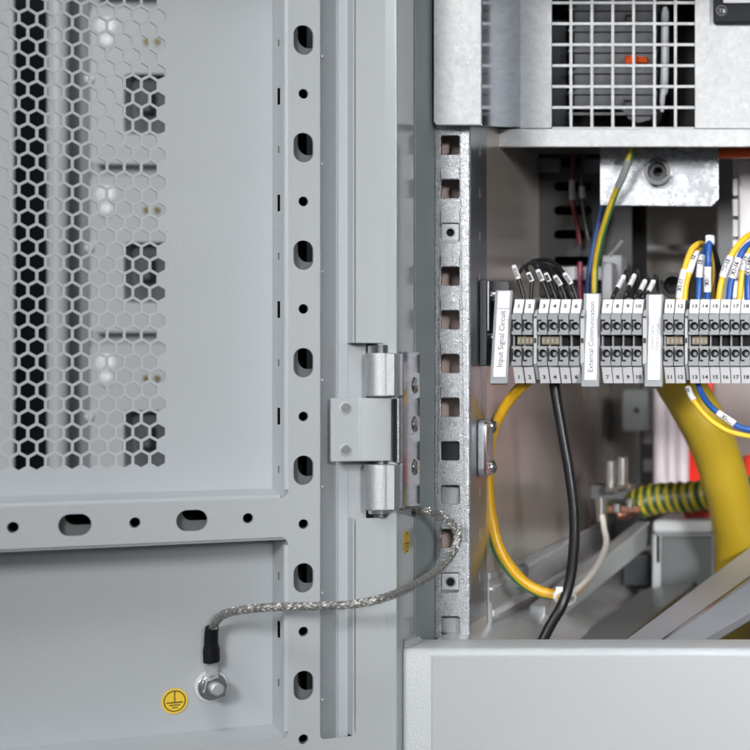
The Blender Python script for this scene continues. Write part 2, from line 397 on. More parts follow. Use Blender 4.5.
# --- frame face
def q(x, y): return DP(x, y, 0)
vtop, vbar1, vbar0, vlow1, vlow0 = q(300, -95)[1], q(150, 502.5)[1], q(140, 543.5)[1], q(277, 741)[1], q(300, 870)[1]
uL = L; uA = q(288.5, 300)[0]; uB = q(320, 300)[0]; uC = q(356, 300)[0]; uD = q(392, 300)[0]
vch = q(337, 738)[1]; vk1 = q(374, 343)[1]; vk0 = q(374, 518)[1]
rc = .0025
def arc(cx, cy, r, a0, a1, n=4): return [(cx + r*math.cos(math.radians(a0 + (a1-a0)*k/n)), cy + r*math.sin(math.radians(a0 + (a1-a0)*k/n))) for k in range(n+1)]
outl = [(uL - .004, vtop), (uD, vtop), (uD, vk1), (uC, vk1), (uC, vtop - .02), (uB, vtop - .02)]
outl += arc(uB + rc, vch + rc, rc, 180, 270) + arc(uC - rc, vch + rc, rc, 270, 360)
outl += [(uC, vk0), (uD, vk0), (uD, vlow0), (uL - .004, vlow0)]
holes = []
r2 = .004
holes.append([(uL, vbar1)] + arc(uA - r2, vbar1 + r2, r2, 270, 360) + [(uA, vtop - .01), (uL, vtop - .01)])
holes.append([(uL, vlow1)] + arc(uA - r2, vlow1 + r2, r2, 270, 360) + arc(uA - r2, vbar0 - r2, r2, 0, 90) + [(uL, vbar0)])
oval_at, small_at = [], []
us = q(303.5, 300)[0]; du = q(308.2, 300)[0] - q(298.8, 300)[0]
v40 = q(303.5, 40)[1]; pit = (v40 - q(303.5, 685.5)[1])/6
def slot(cu, cv, w_, h_): return rrect(cu - w_/2, cu + w_/2, cv - h_/2, cv + h_/2, min(w_, h_)/2*.98, 6)
ovw, ovh = du*2.12, 0.0143
for k in range(-1, 8):
    cv = v40 - k*pit; oval_at.append((us, cv)); holes.append(slot(us, cv, ovw, ovh))
    holes.append(circ(us, cv - pit/2, .0024, 18)); small_at.append((us, cv - pit/2))
hb = []
for x, y in ((75, 525.5), (192, 520)): hb.append(q(x, y))
vb_ = (hb[0][1] + hb[1][1])/2; dub = hb[1][0] - hb[0][0]
for k in range(-1, 2):
    if k < 2: holes.append(slot(hb[0][0] + k*dub, vb_, .0142, .0100)); oval_at.append((hb[0][0] + k*dub, vb_))
for x in (13, 135, 248): holes.append(circ(q(x, 520)[0], vb_, .0025, 18))
m = MB(); m.plate(DW(0, 0, 0), DR, UP, DN, outl, holes, .0015)
m.build("punched_frame", PAINT, door, bevel=.0005, seg=2, merge=True)
# --- return flanges of the frame (hat section walls), with slots
dp = -PO - .0015
def flange(name, u_top, u_bot, va, vb2, slots):
    a = DW(u_top, 0, -.0014); b = DW(u_bot, 0, PO + .0003); U = (b - a).normalized(); ln = (b - a).length
    N = UP.cross(U) if UP.cross(U).dot(DR) < 0 else U.cross(UP)
    k = MB(); so_ = sorted(slots); cut = [va] + [(so_[i][0] + so_[i+1][0])/2 for i in range(len(so_) - 1)] + [vb2]
    for (c, h, s0, s1), y0, y1 in zip(so_, cut, cut[1:]):
        k.plate(a, U, UP, N, [(0, y0), (ln, y0), (ln, y1), (0, y1)], [[(ln*s0, c - h/2), (ln*s1, c - h/2), (ln*s1, c + h/2), (ln*s0, c + h/2)]], .0004)
    return k.build(name, PAINT, door, smooth=0)
ub = DP(272.5, 300, PO)[0]
sl = []
for kk in range(-1, 7):
    cv = v40 - pit/2 - kk*pit + .0000
    if cv > vbar1 + .01: sl.append((cv, .0082, .50, .72))
    cv2 = v40 - kk*pit
    if cv2 > vbar1 + .012: sl.append((cv2, .0034, .56, .66))
flange("upper_flange", uA, ub, vbar1 + .001, vtop, sl)
sl = []
for kk in range(4, 8):
    for cv, h, s0, s1 in ((v40 - pit/2 - kk*pit, .0082, .50, .72), (v40 - kk*pit, .0036, .56, .66)):
        if vlow1 + .006 < cv < vbar0 - .006: sl.append((cv, h, s0, s1))
flange("lower_flange", uA, ub, vlow1 + .001, vbar0 - .001, sl)
def hflange(name, vt_, vb2):
    k = MB(); a = DW(0, vt_, -.0014); b = DW(0, vb2, PO + .0003); U = (b - a).normalized(); ln = (b - a).length
    N = DR.cross(U)
    k.plate(a, DR, U, N, [(uL, 0), (uA, 0), (ub + .001, ln), (uL, ln)], [], .0012); return k.build(name, PAINT, door, smooth=0)
hflange("crossbar_ledge", vbar1, vbar1 + .0035)
hflange("crossbar_underside", vbar0, vbar0 - .001)
hflange("bottom_ledge", vlow1, vlow1 + .004)
m = MB()
m.tube([DW(uA, vbar1 + .004, -.0021), DW(uA, vtop, -.0021)], .002, 16); m.build("folded_edge", PAINT, door)
m = MB(); m.tube([DW(uA, vlow1 + .004, -.0021), DW(uA, vbar0 - .004, -.0021)], .002, 16); m.build("folded_edge", PAINT, door)
m = MB(); m.tube([DW(uL, vbar1, -.0021), DW(uA - .004, vbar1, -.0021)], .002, 16); m.build("folded_edge", PAINT, door)
# --- added sheet behind the frame; shifted holes shape each oval's lit patch
ish = [slot(a_ + .0034, b_ + .0044, ovw*1.02, ovh*1.05) for a_, b_ in oval_at if abs(a_ - us) < 1e-6] + [circ(a_ + .0012, b_ + .0002, .0023, 16) for a_, b_ in small_at]
m = MB(); m.plate(DW(0, 0, -.0045), DR, UP, DN, [(uA + .0015, vlow0), (uB - .0005, vlow0), (uB - .0005, vtop), (uA + .0015, vtop)], ish, .001); m.build("lit_patch_sheet", mat("shaded inner paint", (.13, .142, .148), .5), door)  # frame paint darkened for the shade behind the face
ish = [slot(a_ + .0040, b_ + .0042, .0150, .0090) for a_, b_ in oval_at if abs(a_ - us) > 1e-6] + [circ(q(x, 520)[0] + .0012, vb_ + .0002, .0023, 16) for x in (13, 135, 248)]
m = MB(); m.plate(DW(0, 0, -.0045), DR, UP, DN, [(uL, vbar0 + .001), (uA - .001, vbar0 + .001), (uA - .001, vbar1 - .001), (uL, vbar1 - .001)], ish, .001); m.build("lit_patch_sheet", mat("shaded inner paint", (.24, .26, .27), .5), door)
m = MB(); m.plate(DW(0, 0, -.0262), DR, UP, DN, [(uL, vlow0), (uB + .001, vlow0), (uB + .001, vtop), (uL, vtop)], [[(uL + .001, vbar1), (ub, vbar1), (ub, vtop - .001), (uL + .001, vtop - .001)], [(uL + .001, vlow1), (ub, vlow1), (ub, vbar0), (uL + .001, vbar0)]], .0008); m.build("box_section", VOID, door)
# --- edge channel with its ridge
c1, c2, c3, c4 = uB - .0022, DP(336.5, 300, -.0125)[0], DP(338.5, 300, -.010)[0], DP(348, 300, -.010)[0]
prof2 = [(c1, -.0017), (uB + .0008, -.0017), (c2, -.0125), (c3, -.010), (c4, -.010), (c4 + .0008, -.018), (uC + .0005, -.018), (uC + .0005, -.0014)]
inn = [(a_ , b_) for a_, b_ in prof2]; outr = [(a_ + (-.0012 if i == 2 else .001 if i > 5 else 0), b_ - (.001 if i < 2 else .0016)) for i, (a_, b_) in enumerate(prof2)]
ring_ = inn + outr[::-1]
m = MB()
def chan(v_lo, v_hi, pr):
    m.sweep([[DW(a_, v_lo, b_) for a_, b_ in pr], [DW(a_, v_hi, b_) for a_, b_ in pr]], 0, 1)
chan(vch - .004, vtop, (inn[:-1] + [(uC + .0005, -.0178)]) + [(uC + .0005, -.0196)] + outr[::-1][1:])
m.build("edge_channel", PAINT, door, bevel=.0005)
m = MB(); m.plate(DW(0, vk1, 0), DR, UP, DN, [(uC - .0002, 0), (uC - .0012, 0), (uC - .0012, vtop - vk1), (uC - .0002, vtop - vk1)], [], .0125)
m.plate(DW(0, vch, 0), DR, UP, DN, [(uC - .0002, 0), (uC - .0012, 0), (uC - .0012, vk0 - vch), (uC - .0002, vk0 - vch)], [], .0125)
lip_side = m
lip_side.v = [p - DN*.0016 for p in lip_side.v]
lip_side.build("lip_wall", PAINTG, door)
m = MB(); u9 = DP(367, 400, -.009)[0]; m.plate(DW(0, 0, -.0104), DR, UP, DN, [(c4 - .0004, vk0 - .004), (u9, vk0 - .004), (u9, vk1 + .004), (c4 - .0004, vk1 + .004)], [], .0012); m.build("edge_web", PAINT, door, bevel=.0004)
for (xa_, ya_), (xb_, yb_) in (((326, 419), (331, 429)), ((324, 431), (330, 436)), ((327, 444), (330, 447))):
    w0 = .00035; A_, B_ = DP(xa_, ya_, -.006), DP(xb_, yb_, -.006)
    so = lambda u: -.0017 - (u - uB - .0008)/(c2 - uB - .0008)*.0108 + .0002
    m = MB(); a_, b_ = DW(A_[0], A_[1], so(A_[0])), DW(B_[0], B_[1], so(B_[0])); m.hexa([a_ - UP*w0, b_ - UP*w0*.3, b_ + UP*w0*.3, a_ + UP*w0], [p_3 - DN*.0001 for p_3 in (a_ - UP*w0, b_ - UP*w0*.3, b_ + UP*w0*.3, a_ + UP*w0)]); m.build("scuff", WDUCT, door, smooth=0)
for yy in (56.5, 164, 272, 380, 487, 593, 700):
    u_, v_ = DP(322.3, yy, -.0017); m = MB(); m.dome(DW(u_, v_, -.0018), DN, .0008, .0005, 10, 3); m.build("rivet_dimple", PAINT, door)

# ================================================================== hinge
hg = thing("hinge", W(381, 515, -.035), "zinc hinge with painted middle leaf joining door and cabinet post", "hinge")
HYc = -.033
def knuckle(x0, x1, y0, y1):
    c = (x0 + x1)/2; r = R((x1 - x0)/2, HYc)
    a, b = W(c, y0, HYc), W(c, y1, HYc); k = MB()
    # rolled sheet: a tube with a flat tail to the right
    n = 22; po = []
    k.tube([a, a + (b-a)*.02, b - (b-a)*.02, b], r, 28, rs=[r*.94, r, r, r*.94])
    k.box(a.x + r*.55, a.x + r + .0008, HYc - .006, HYc + .012, b.z + .0004, a.z - .0004)
    return k.build("knuckle", ZINC, hg, smooth=40, bevel=.0005)
knuckle(366, 396, 353, 396.5); knuckle(364.5, 396, 464, 510)
# painted middle leaf, screwed on the door, rolled to the pin
ua, uc_, ue = DP(331.5, 400, .002)[0], DP(361, 400, .002)[0], DP(393, 400, .003)[0]
va_, vb3 = DP(360, 461.5, .002)[1], DP(360, 398, .002)[1]
pf = [(ua, .0015), (uc_ - .0004, .0015), (uc_ + .0004, .0028), (ue - .0035, .0042), (ue - .0010, .0036), (ue, .001), (ue, -.004), (uc_ + .002, -.004), (uc_, -.0012), (ua, -.0012)]
m = MB(); m.sweep([[DW(a_, va_, b_) for a_, b_ in pf], [DW(a_, vb3, b_) for a_, b_ in pf]], 0, 1); m.build("middle_leaf", PAINT, hg, smooth=30, bevel=.0006)
for yy in (408, 450):
    u_, v_ = DP(345.5, yy, .0015); k = MB()
    k.tube([DW(u_, v_, .0012), DW(u_, v_, .0018), DW(u_, v_, .0021), DW(u_, v_, .0021), DW(u_, v_, .0012), DW(u_, v_, .0006), DW(u_, v_, .0006)], .002, 24, rs=[.0031, .0030, .0027, .0023, .0019, .0015, .0001]); k.build("rivet", PAINT, hg)
m = MB(); m.cyl(W(381, 345, HYc), W(381, 517, HYc), R(7, HYc), 20); m.build("pin", DARKST, hg)
m = MB(); m.cyl(W(378, 346, -.03), W(378, 353, -.03), R(10, HYc), 20); m.build("collar", CHROME, hg)
m = MB(); m.cyl(W(380, 510, HYc), W(380, 513.5, HYc), R(11, HYc)); m.build("collar", CHROME, hg)
a, b = FL(399, 510), FL(415.5, 352)
m = MB(); m.plate(V((FX + .0022, 0, 0)), Yv, Z, X, [(a.y, a.z), (b.y, a.z), (b.y, b.z), (a.y, b.z)], [], .002); m.build("frame_leaf", mat("leaf zinc", (.42, .42, .45), .10, .95, var=.08, vscale=50), hg, bevel=.0005)
for yy in (385, 424, 467):
    p = FL(411, yy) + V((.0023, 0, 0)); k = MB(); k.dome(p, X, .0044, .0016); k.build("screw", CHROME, hg)
m = MB(); a = W(392.6, 462, -.0355); b = W(396.2, 399, -.0355); m.box(a.x, b.x, -.0355, -.0345, a.z, b.z); m.build("gap_shade", VOID, hg)  # black strip puts in the shadow of the gap beside the leaf
# pale jointing strip
m = MB(); a = W(396.3, 463, -.034); b = W(399, 398.5, -.034); m.box(a.x, b.x, -.034, -.022, a.z, b.z); m.build("spring_strip", GALV, hg, bevel=.0003)

# ================================================================== earthing stud, strap and stickers
bt = D3(211, 686, PO)
bolt = thing("earth_stud", bt, "shiny nut and threaded earthing stud on the lower door sheet", "bolt")
m = MB(); m.cyl(bt + DN*.0002, bt + DN*.0012, R(17.5, -.12)*1.0, 32); m.build("bare_spot", mat("pale primer", (.62, .64, .66), .5), bolt, bevel=.0004)
m = MB(); m.ring(bt + DN*.0013, DN, .003, R(14.5, -.1), .0013, 32); m.build("washer", CHROME, bolt, bevel=.0003)
m = MB(); m.ring(bt + DN*.0027, DN, .003, R(12, -.1), .0014, 32); m.build("spring_washer", CHROME, bolt, bevel=.0003)
ax = DN; uu, vv = DR, UP
hexo = [(R(12.2, -.1)*math.cos(PI/3*k + .3), R(12.2, -.1)*math.sin(PI/3*k + .3)) for k in range(6)]
m = MB(); m.plate(bt + DN*.0100, uu, vv, DN, hexo, [circ(0, 0, .0026, 20)], .0058); m.build("nut", CHROME, bolt, bevel=.0007)
m = MB(); n_ = 40; m.tube([bt + DN*(.001 + .0135*i/n_) for i in range(n_ + 1)], .003, 20, rs=[.0029 + (.00022 if i % 4 < 2 else -.0001) if i < n_ - 2 else .0024 for i in range(n_ + 1)]); m.build("stud", ZINC, bolt)

strap = thing("earthing_strap", D3(211, 660, PO + .004), "braided tinned earthing strap looping from the door stud to the cabinet post", "strap")
endp = FL(415, 511) + V((.004, 0, 0))
path = [D3(213, 634, PO + .007), D3(214, 625, PO + .009), D3(222, 615.5, PO + .016), D3(240, 610, PO + .026), D3(275, 607, PO + .036), D3(315, 606, .018), D3(350, 604.5, .026), D3(385, 597.5, .03)]
path += PP([(418, 583, -.035), (440, 568, -.012), (454, 550, .003), (457.5, 535, .006), (450, 522, .004), (438, 514, 0.0), (426, 510.5, -.008)]) + [FL(414.5, 511) + V((.003, 0, 0)), FL(411, 513) + V((.001, 0, 0))]
path = spline(path, 16)
m = MB()
def frames(pts):
    t = (pts[1]-pts[0]).normalized(); a = t.cross(V((0,0,1))).normalized(); out = []
    for i in range(len(pts)):
        t = (pts[min(i+1, len(pts)-1)] - pts[max(i-1, 0)]).normalized(); a = (a - t*a.dot(t)).normalized(); out.append((pts[i], a, t.cross(a)))
    return out
# resample evenly
def resample(pts, step):
    out = [pts[0]]; acc = 0
    for i in range(1, len(pts)):
        d = (pts[i]-pts[i-1]).length; s0 = pts[i-1]
        while acc + d >= step:
            f = (step - acc)/d; s0 = s0 + (pts[i]-s0)*f; out.append(s0); d = (pts[i]-s0).length; acc = 0
        acc += d
    return out
ev = resample(path, .0011); fr = frames(ev)
br = R(3.8, -.05)
m.tube(ev, br*.70, 8)
core = m.build("core", mat("braid core", (.05, .05, .048), .6, .5), strap)
NS, PIT = 6, .0175
for sgn in (1, -1):
    k = MB()
    for sI in range(NS):
        for off in (-.13, 0, .13):
            pts = []
            for i, (c, a, b) in enumerate(fr):
                s_ = i*.0011; w_ = sgn*2*PI*s_/PIT + 2*PI*sI/NS + off*1.6 + .05*math.sin(s_*900 + sI*2 + off*30)
                rr = br*(.88 + .22*math.sin(NS*(2*PI*s_/PIT) + (0 if sgn > 0 else PI)))
                pts.append(c + a*math.cos(w_)*rr + b*math.sin(w_)*rr)
            k.tube(pts, .00029, 5, cap=False)
    k.build("braided_strands", BRAID, strap, smooth=60)
hp = [D3(211.5, 661.5, PO + .0045), D3(211.2, 650, PO + .005), D3(211, 644, PO + .0055), D3(211.2, 634, PO + .0065), D3(211.8, 627.5, PO + .0075)]
m = MB(); m.tube(hp, .003, 18, rs=[.0049, .0050, .0042, .0041, .0040], flat=.75); m.build("heat_shrink_sleeve", SHRINK, strap, smooth=60)
m = MB(); m.plate(bt + DN*.0030, DR, UP, DN, rrect(-.0028, .0028, .004, .0115, .001, 2), [], .0012); m.build("cable_lug", ZINC, strap, bevel=.0003)

def earth_mark(parent, O, U, Vv, N, r):
    k = MB(); k.ring(V(O) , N, r*.76, r*.84, .00005, 40)
    P = lambda u0, u1, v0, v1: k.obox(V(O), U, Vv, N, u0*r, u1*r, v0*r, v1*r, .00002, .00006)
    P(-.04, .04, -.05, .76); P(-.62, .62, -.16, -.07); P(-.42, .42, -.36, -.28); P(-.22, .22, -.55, -.47)
    k.build("earth_symbol", INK, parent, smooth=0)
st1 = thing("earth_sticker", D3(174.5, 701, PO), "round yellow earth symbol sticker on the lower door sheet", "sticker")
c = D3(174.5, 701, PO) + DN*.0002; rr = R(13.2, -.1)
m = MB(); m.cyl(c - DN*.0001, c + DN*.0002, rr, 40); m.build("disc", YELS, st1); earth_mark(st1, c + DN*.00022, DR, UP, DN, rr)
st2 = thing("earth_sticker", FL(406, 542), "round yellow earth symbol sticker on the post below the hinge", "sticker")
c = FL(406.2, 542) + X*.0002; rr = R(11.5, -.01)
m = MB(); m.cyl(c - X*.0001, c + X*.0002, rr, 40); m.build("disc", YELS, st2); earth_mark(st2, c + X*.00022, Yv, Z, X, rr)

# ================================================================== ventilation box
vx = thing("ventilation_box", W(600, 147, .08), "bright zinc ventilation box with square wire grille above the terminals", "box")
BY = .030; PYb = .132
s2 = (1 + PYb)/FPX; gx = lambda x: (x - PX)*s2; gz = lambda y: (PY - y)*s2
k0, k1 = W(433.5, 125.5, BY), W(481.5, -70, BY)
m = MB(); m.plate(V((0, BY, 0)), X, Z, FRONT, [(k0.x + .002, k0.z), (k1.x, k0.z), (k1.x, k1.z), (k0.x, k1.z), (k0.x, k0.z + .002)], [], .0022); m.build("front_flange", GALVW, vx, bevel=.0009)
m = MB(); m.hexa([V((k1.x - .0015, BY + .0023, k0.z)), V((k1.x - .0002, BY + .0023, k0.z)), V((k1.x - .0002, BY + .0023, k1.z)), V((k1.x - .0015, BY + .0023, k1.z))], [V((k1.x - .0015, PYb - .0002, gz(127.6))), V((k1.x - .0002, PYb - .0002, gz(127.6))), V((k1.x - .0002, PYb - .0002, k1.z)), V((k1.x - .0015, PYb - .0002, k1.z))]); m.build("side_wall", GALVM, vx, bevel=.0003)
gx0, gx1, gy1 = 551.5, 694.7, 127.4
xl = k1.x - .0004
m = MB(); O_ = V((0, PYb, 0))
m.plate(O_, X, Z, FRONT, [(xl, gz(128.4)), (gx(gx0), gz(128.4)), (gx(gx0), gz(-90)), (xl, gz(-90))], [], .0018)
m.plate(O_, X, Z, FRONT, [(gx(gx1), gz(128.4)), (.30, gz(128.4)), (.30, gz(-90)), (gx(gx1), gz(-90))], [], .0018)
m.build("grille_panel", GALVW, vx, bevel=.0003)
m = MB()
WR = R(1.55, PYb)
for i in range(6): xx = gx(gx0 + 18 + 20.9*i + 1.3); m.box(xx - WR, xx + WR, PYb + .0002, PYb + .0016, gz(128.3), gz(-90))
for j in range(-3, 7): zz = gz(2.6 + 20.95*j); m.box(gx(gx0) + .0001, gx(gx1) - .0001, PYb + .0003, PYb + .0014, zz - WR, zz + WR)
m.build("wire_grid", GALVW, vx, bevel=.0003)
LY = .118
a = W(490, 147, LY); b = W(760, 128.6, LY)
m = MB(); m.plate(V((0, LY, 0)), X, Z, FRONT, [(a.x + .002, a.z), (.30, a.z), (.30, b.z), (a.x, b.z), (a.x, a.z + .002)], [], .0035); m.build("bottom_lip", GALVW, vx, bevel=.0006)
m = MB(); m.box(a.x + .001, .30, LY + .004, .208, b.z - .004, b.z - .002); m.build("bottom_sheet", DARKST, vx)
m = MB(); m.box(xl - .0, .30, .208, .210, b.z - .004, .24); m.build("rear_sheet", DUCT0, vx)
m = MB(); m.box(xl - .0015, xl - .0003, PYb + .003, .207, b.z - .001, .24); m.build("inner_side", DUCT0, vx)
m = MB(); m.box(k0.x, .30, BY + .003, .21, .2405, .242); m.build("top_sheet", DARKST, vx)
# fan body
fn = thing("fan_motor", W(615, 125, .17), "dark grey fan motor with orange insert behind the wire grille", "fan")
FY = .165
m = MB(); pts = [(574, -60), (656, -60), (656, 112), (650, 120), (638, 123), (628, 119), (622, 110), (574, 106)]
m.plate(V((0, FY, 0)), X, Z, FRONT, [((W(x, y, FY)).x, W(x, y, FY).z) for x, y in pts][::-1], [], .03); m.build("body", MGREY, fn, bevel=.0015)
m = MB()
for j in range(-3, 6):
    m.pbox(568, 657, 8 + 20.9*j, 10.5 + 20.9*j, FY - .003, .0028)
m.build("cooling_ribs", DGREY, fn)
m = MB(); m.pbox(625, 637, 55.5, 63.5, FY - .006, .0055); m.pbox(638, 647, 56.5, 62.5, FY - .006, .0055); m.build("connector", ORANGE, fn, bevel=.0004)
m = MB(); m.pbox(624, 633, 13, 15, FY - .004, .003); m.pbox(624, 626, 15, 20, FY - .004, .003); m.pbox(624, 633, 98, 100, FY - .004, .003); m.pbox(622, 624, 98, 104, FY - .004, .003); m.build("latch", BLACK, fn)
m = MB(); m.pbox(551, 566, 20, 128, FY + .01, .02); m.build("terminal_cover", DGREY, fn)
ct = W(664, 60, .17)
m = MB(); m.tube(PP([(665, 7, .17), (665, 12, .17), (665, 60, .17), (664, 92, .17), (662.5, 95, .17), (662, 112, .17)]), .003, 16, rs=[R(2,.17), R(4,.17), R(4,.17), R(4,.17), R(3,.17), R(1.8,.17)])
tag(m.build("pale_tube", LGREY, smooth=50), "pale tapered tube standing beside the fan behind the grille", "tube")
# controller corner
cd = thing("controller_display", W(735, 23, PYb), "dark grey controller frame with corner screw at the top right", "controller")
a = W(713, 22.5, PYb - .006); b = W(800, -70, PYb - .006)
iw = W(722.5, 2.5, PYb - .006)
m = MB(); m.plate(V((0, PYb - .006, 0)), X, Z, FRONT, [(a.x, a.z), (b.x, a.z), (b.x, b.z), (a.x, b.z)], [[(iw.x, iw.z), (b.x - .004, iw.z), (b.x - .004, b.z - .004), (iw.x, b.z - .004)]], .0055); m.build("frame", mat("controller plastic", (.012, .015, .022), .6, spec=.25), cd, bevel=.0008)
m = MB(); m.box(iw.x - .001, b.x - .003, PYb - .003, PYb - .0008, iw.z - .001, b.z - .003); m.build("window", WHITE, cd)
p = W(721.5, 10.5, PYb - .0063); m = MB(); m.ring(p + V((0, .001, 0)), FRONT, R(4, .12), R(5.6, .12), .0012); m.build("screw_seat", BLACK, cd)
m = MB(); m.dome(p + V((0, .0006, 0)), FRONT, R(4, .12), .0006); m.build("screw", DARKST, cd)
m = MB(); q1 = R(2.6, .12); m.box(p.x - q1, p.x + q1, p.y - .0004, p.y - .0001, p.z - .0002, p.z + .0002); m.box(p.x - .0002, p.x + .0002, p.y - .00045, p.y - .0001, p.z - q1, p.z + q1); m.build("screw_cross", VOID, cd)

# ================================================================== terminal strip
TY = .055; TS = (1 + TY)/FPX
tx = lambda x: (x - PX)*TS
tz = lambda y: (PY - y)*TS
din = thing("din_rail", W(600, 360, TY + .045), "zinc DIN rail carrying the row of terminal blocks", "rail")
m = MB(); m.box(tx(487), .30, TY + .047, TY + .0485, tz(361), tz(318)); m.build("web", ZINC, din)
m = MB(); m.box(tx(487), .30, TY + .041, TY + .0465, tz(322), tz(320)); m.box(tx(487), .30, TY + .041, TY + .0465, tz(359), tz(357)); m.build("edge_lip", ZINC, din)
sb = thing("rail_bracket", onflange(480, 366), "dark bracket with two bright bolts holding the terminal rail", "bracket")
a = onflange(479, 366); b = onflange(486, 281)
m = MB(); m.box(sx0 + .0003, sx0 + .004, a.y, .0845, a.z, b.z); m.box(sx0 + .0003, tx(498), .0848, .0875, a.z, b.z); m.build("angle", DGREY, sb, bevel=.0006)
m = MB(); m.box(sx0 + .0045, sx0 + .0052, a.y + .0008, a.y + .0022, tz(330), b.z - .001); m.build("bright_edge", CHROME, sb)
for yy in (296, 338):
    p = onflange(484.5, yy) + X*.0042; k = MB(); k.ring(p, X, .001, R(7.5, .08), .0012); k.build("washer", CHROME, sb, bevel=.0003); k = MB(); k.dome(p + X*.001, X, R(6, .08), .0042); k.build("bolt", CHROME, sb)

def terminal(x0):
    t = thing("terminal_block", V((tx(x0 + 5.2), TY + .045, tz(383))), "", "terminal block", "grey terminal blocks on the rail")
    wdt = 9.9
    xa, xb = tx(x0), tx(x0 + wdt)
    mm = .001
    prof = [(299, 9.6), (313.5, 3.4), (314, 2.6), (335, 2.6), (335, 9), (346, 9), (346, 2.6), (366, 2.6), (366.5, 3.4), (383, 9.6), (383, 22), (372, 46), (310, 46), (299, 24)]
    k = MB(); k.sweep([[V((xx, TY + d*mm, tz(y))) for y, d in prof] for xx in (xa, xb)], 0, 1)
    for y0, y1, hy in ((314.2, 334.8, 326), (346.2, 365.8, 353.4)):
        k.plate(V((0, TY, 0)), X, Z, FRONT, [(xa, tz(y1)), (xb, tz(y1)), (xb, tz(y0)), (xa, tz(y0))], [circ(tx(x0 + 5.6), tz(hy), R(4.1, TY), 18)], .0025)
    k.build("housing", GREYPL, t, bevel=.00022, smooth=30)
    k = MB(); k.box(xa + .0001, xb - .0001, TY + .0078, TY + .0089, tz(345.8), tz(335.2)); k.build("bridge_recess", VOID, t)
    k = MB(); k.box(tx(x0 + .2), tx(x0 + 1.6), TY + .0040, TY + .0077, tz(345.9), tz(335.1)); k.build("divider", GREYPL, t)
    for hy in (326, 353.4):
        k = MB(); c = V((tx(x0 + 5.6), TY + .0024, tz(hy))); k.cyl(c, c + FRONT*.0001, R(4.0, TY), 16); k.build("screw_well", VOID, t)
        k = MB(); k.cyl(c + V((.0004, 0, -.0003)) + FRONT*.0002, c + V((.0004, 0, -.0003)) + FRONT*.0008, R(2.1, TY), 16); sl_ = R(2.4, TY)
        k.build("screw", DARKST, t, bevel=.0002)
    for ya, yb, yt in ((319.5, 331.5, 319.5), (348.5, 361, 359.8)):
        k = MB(); k.box(tx(x0 + .25), tx(x0 + 1.5), TY - .00012, TY + .0005, tz(yb), tz(ya)); k.box(tx(x0 + 1.5), tx(x0 + 4.6), TY - .00012, TY + .0005, tz(yt + 1.7), tz(yt)); k.build("release_slot", VOID, t)
    for (ya, da), (yb, db) in (((299, 9.6), (313.6, 3.4)), ((366.4, 3.4), (383, 9.6))):
        A = V((xa, TY + da*mm, tz(ya))); B = V((xa, TY + db*mm, tz(yb))); U = (A - B).normalized(); ln = (A - B).length; N = X.cross(U)
        k = MB(); k.obox(B, X, U, N, .0001, xb - xa - .0001, .0002, ln - .0002, 0, .0006)
        mk = k.build("marker", WHITE, t, bevel=.0001); mk['_c'] = tuple(B + U*ln*.5 + X*(xb - xa)/2 + N*.0006); mk['_u'] = tuple(U)
    return t
XS = [511.5, 522.4] + [537 + 10.75*i for i in range(4)] + [600.5 + 10.4*i for i in range(4)] + [663.2, 673.8] + [688.3 + 10.35*i for i in range(6)] + [751 + 10.35*i for i in range(3)]
NOTE = {1: "left end of the row, under the first black sleeved wires", 2: "beside the first end bracket", 3: "start of the group of four left of the communication strip", 4: "second in the group below the black wire bundle", 5: "third in the group below the black wire bundle", 6: "last before the external communication strip",
        7: "just right of the external communication strip", 8: "second right of the external communication strip", 9: "third right of the external communication strip", 10: "last before the faded label strip",
        11: "just right of the faded label strip", 12: "beside block eleven under the second yellow wire", 13: "start of the right hand group under a blue wire", 14: "under the blue wire by the cable tie", 15: "under the left yellow wire of the right bundle", 16: "under the blue wire of the right bundle", 17: "under the second yellow wire of the right bundle", 18: "under the last blue wire by the frame edge", 19: "just cut by the right edge", 20: "beyond the right edge", 21: "at the far right end"}
first = terminal(XS[0])
terms = [first] + [copy_thing(first, V((tx(x) - tx(XS[0]), 0, 0))) for x in XS[1:18]]
for i, t in enumerate(terms):
    t['label'] = "grey terminal block marked %d, %s" % (i + 1, NOTE[i + 1])
    dx = V(t['_w']) - V(first['_w'])
    for mk in [c for c in t.children if c.name.startswith("marker")]:
        U = V(mk['_u']); c = V(mk['_c']) + dx; mk['_w'] = t['_w']
        upper = c.z > tz(340)
        text(str(i + 1), .0034, c + U*(-.0002 if upper else -.0012), X, U, INK, mk, "number")
# end brackets
def end_bracket(x0, x1, lab, m_=GREYPL2):
    pr = [(308, 12), (310, 6), (316, 1.5), (364, 1.5), (372, 6), (380, 10), (380, 46), (308, 46)]
    t = thing("end_bracket", V((tx((x0+x1)/2), TY + .045, tz(380))), lab, "end bracket", "end brackets between the terminal groups")
    k = MB(); k.sweep([[V((tx(xx), TY + d*.001, tz(y))) for y, d in pr] for xx in (x0, x1)], 0, 1); k.build("body", m_, t, bevel=.0003)
    k = MB(); k.box(tx(x0 + .4), tx(x1 - .4), TY + .0008, TY + .0014, tz(318), tz(316)); k.box(tx(x0 + .6), tx(x1 - .6), TY + .0012, TY + .0016, tz(343), tz(338)); k.build("slot", BLACK, t)
end_bracket(533, 536.4, "slim grey end bracket between terminal blocks 2 and 3")
end_bracket(579.8, 583.8, "grey end bracket between terminal block 6 and its label strip")
end_bracket(642.2, 646.4, "grey end bracket after terminal block 10")
end_bracket(684.4, 687.6, "slim grey end bracket between terminal blocks 12 and 13")
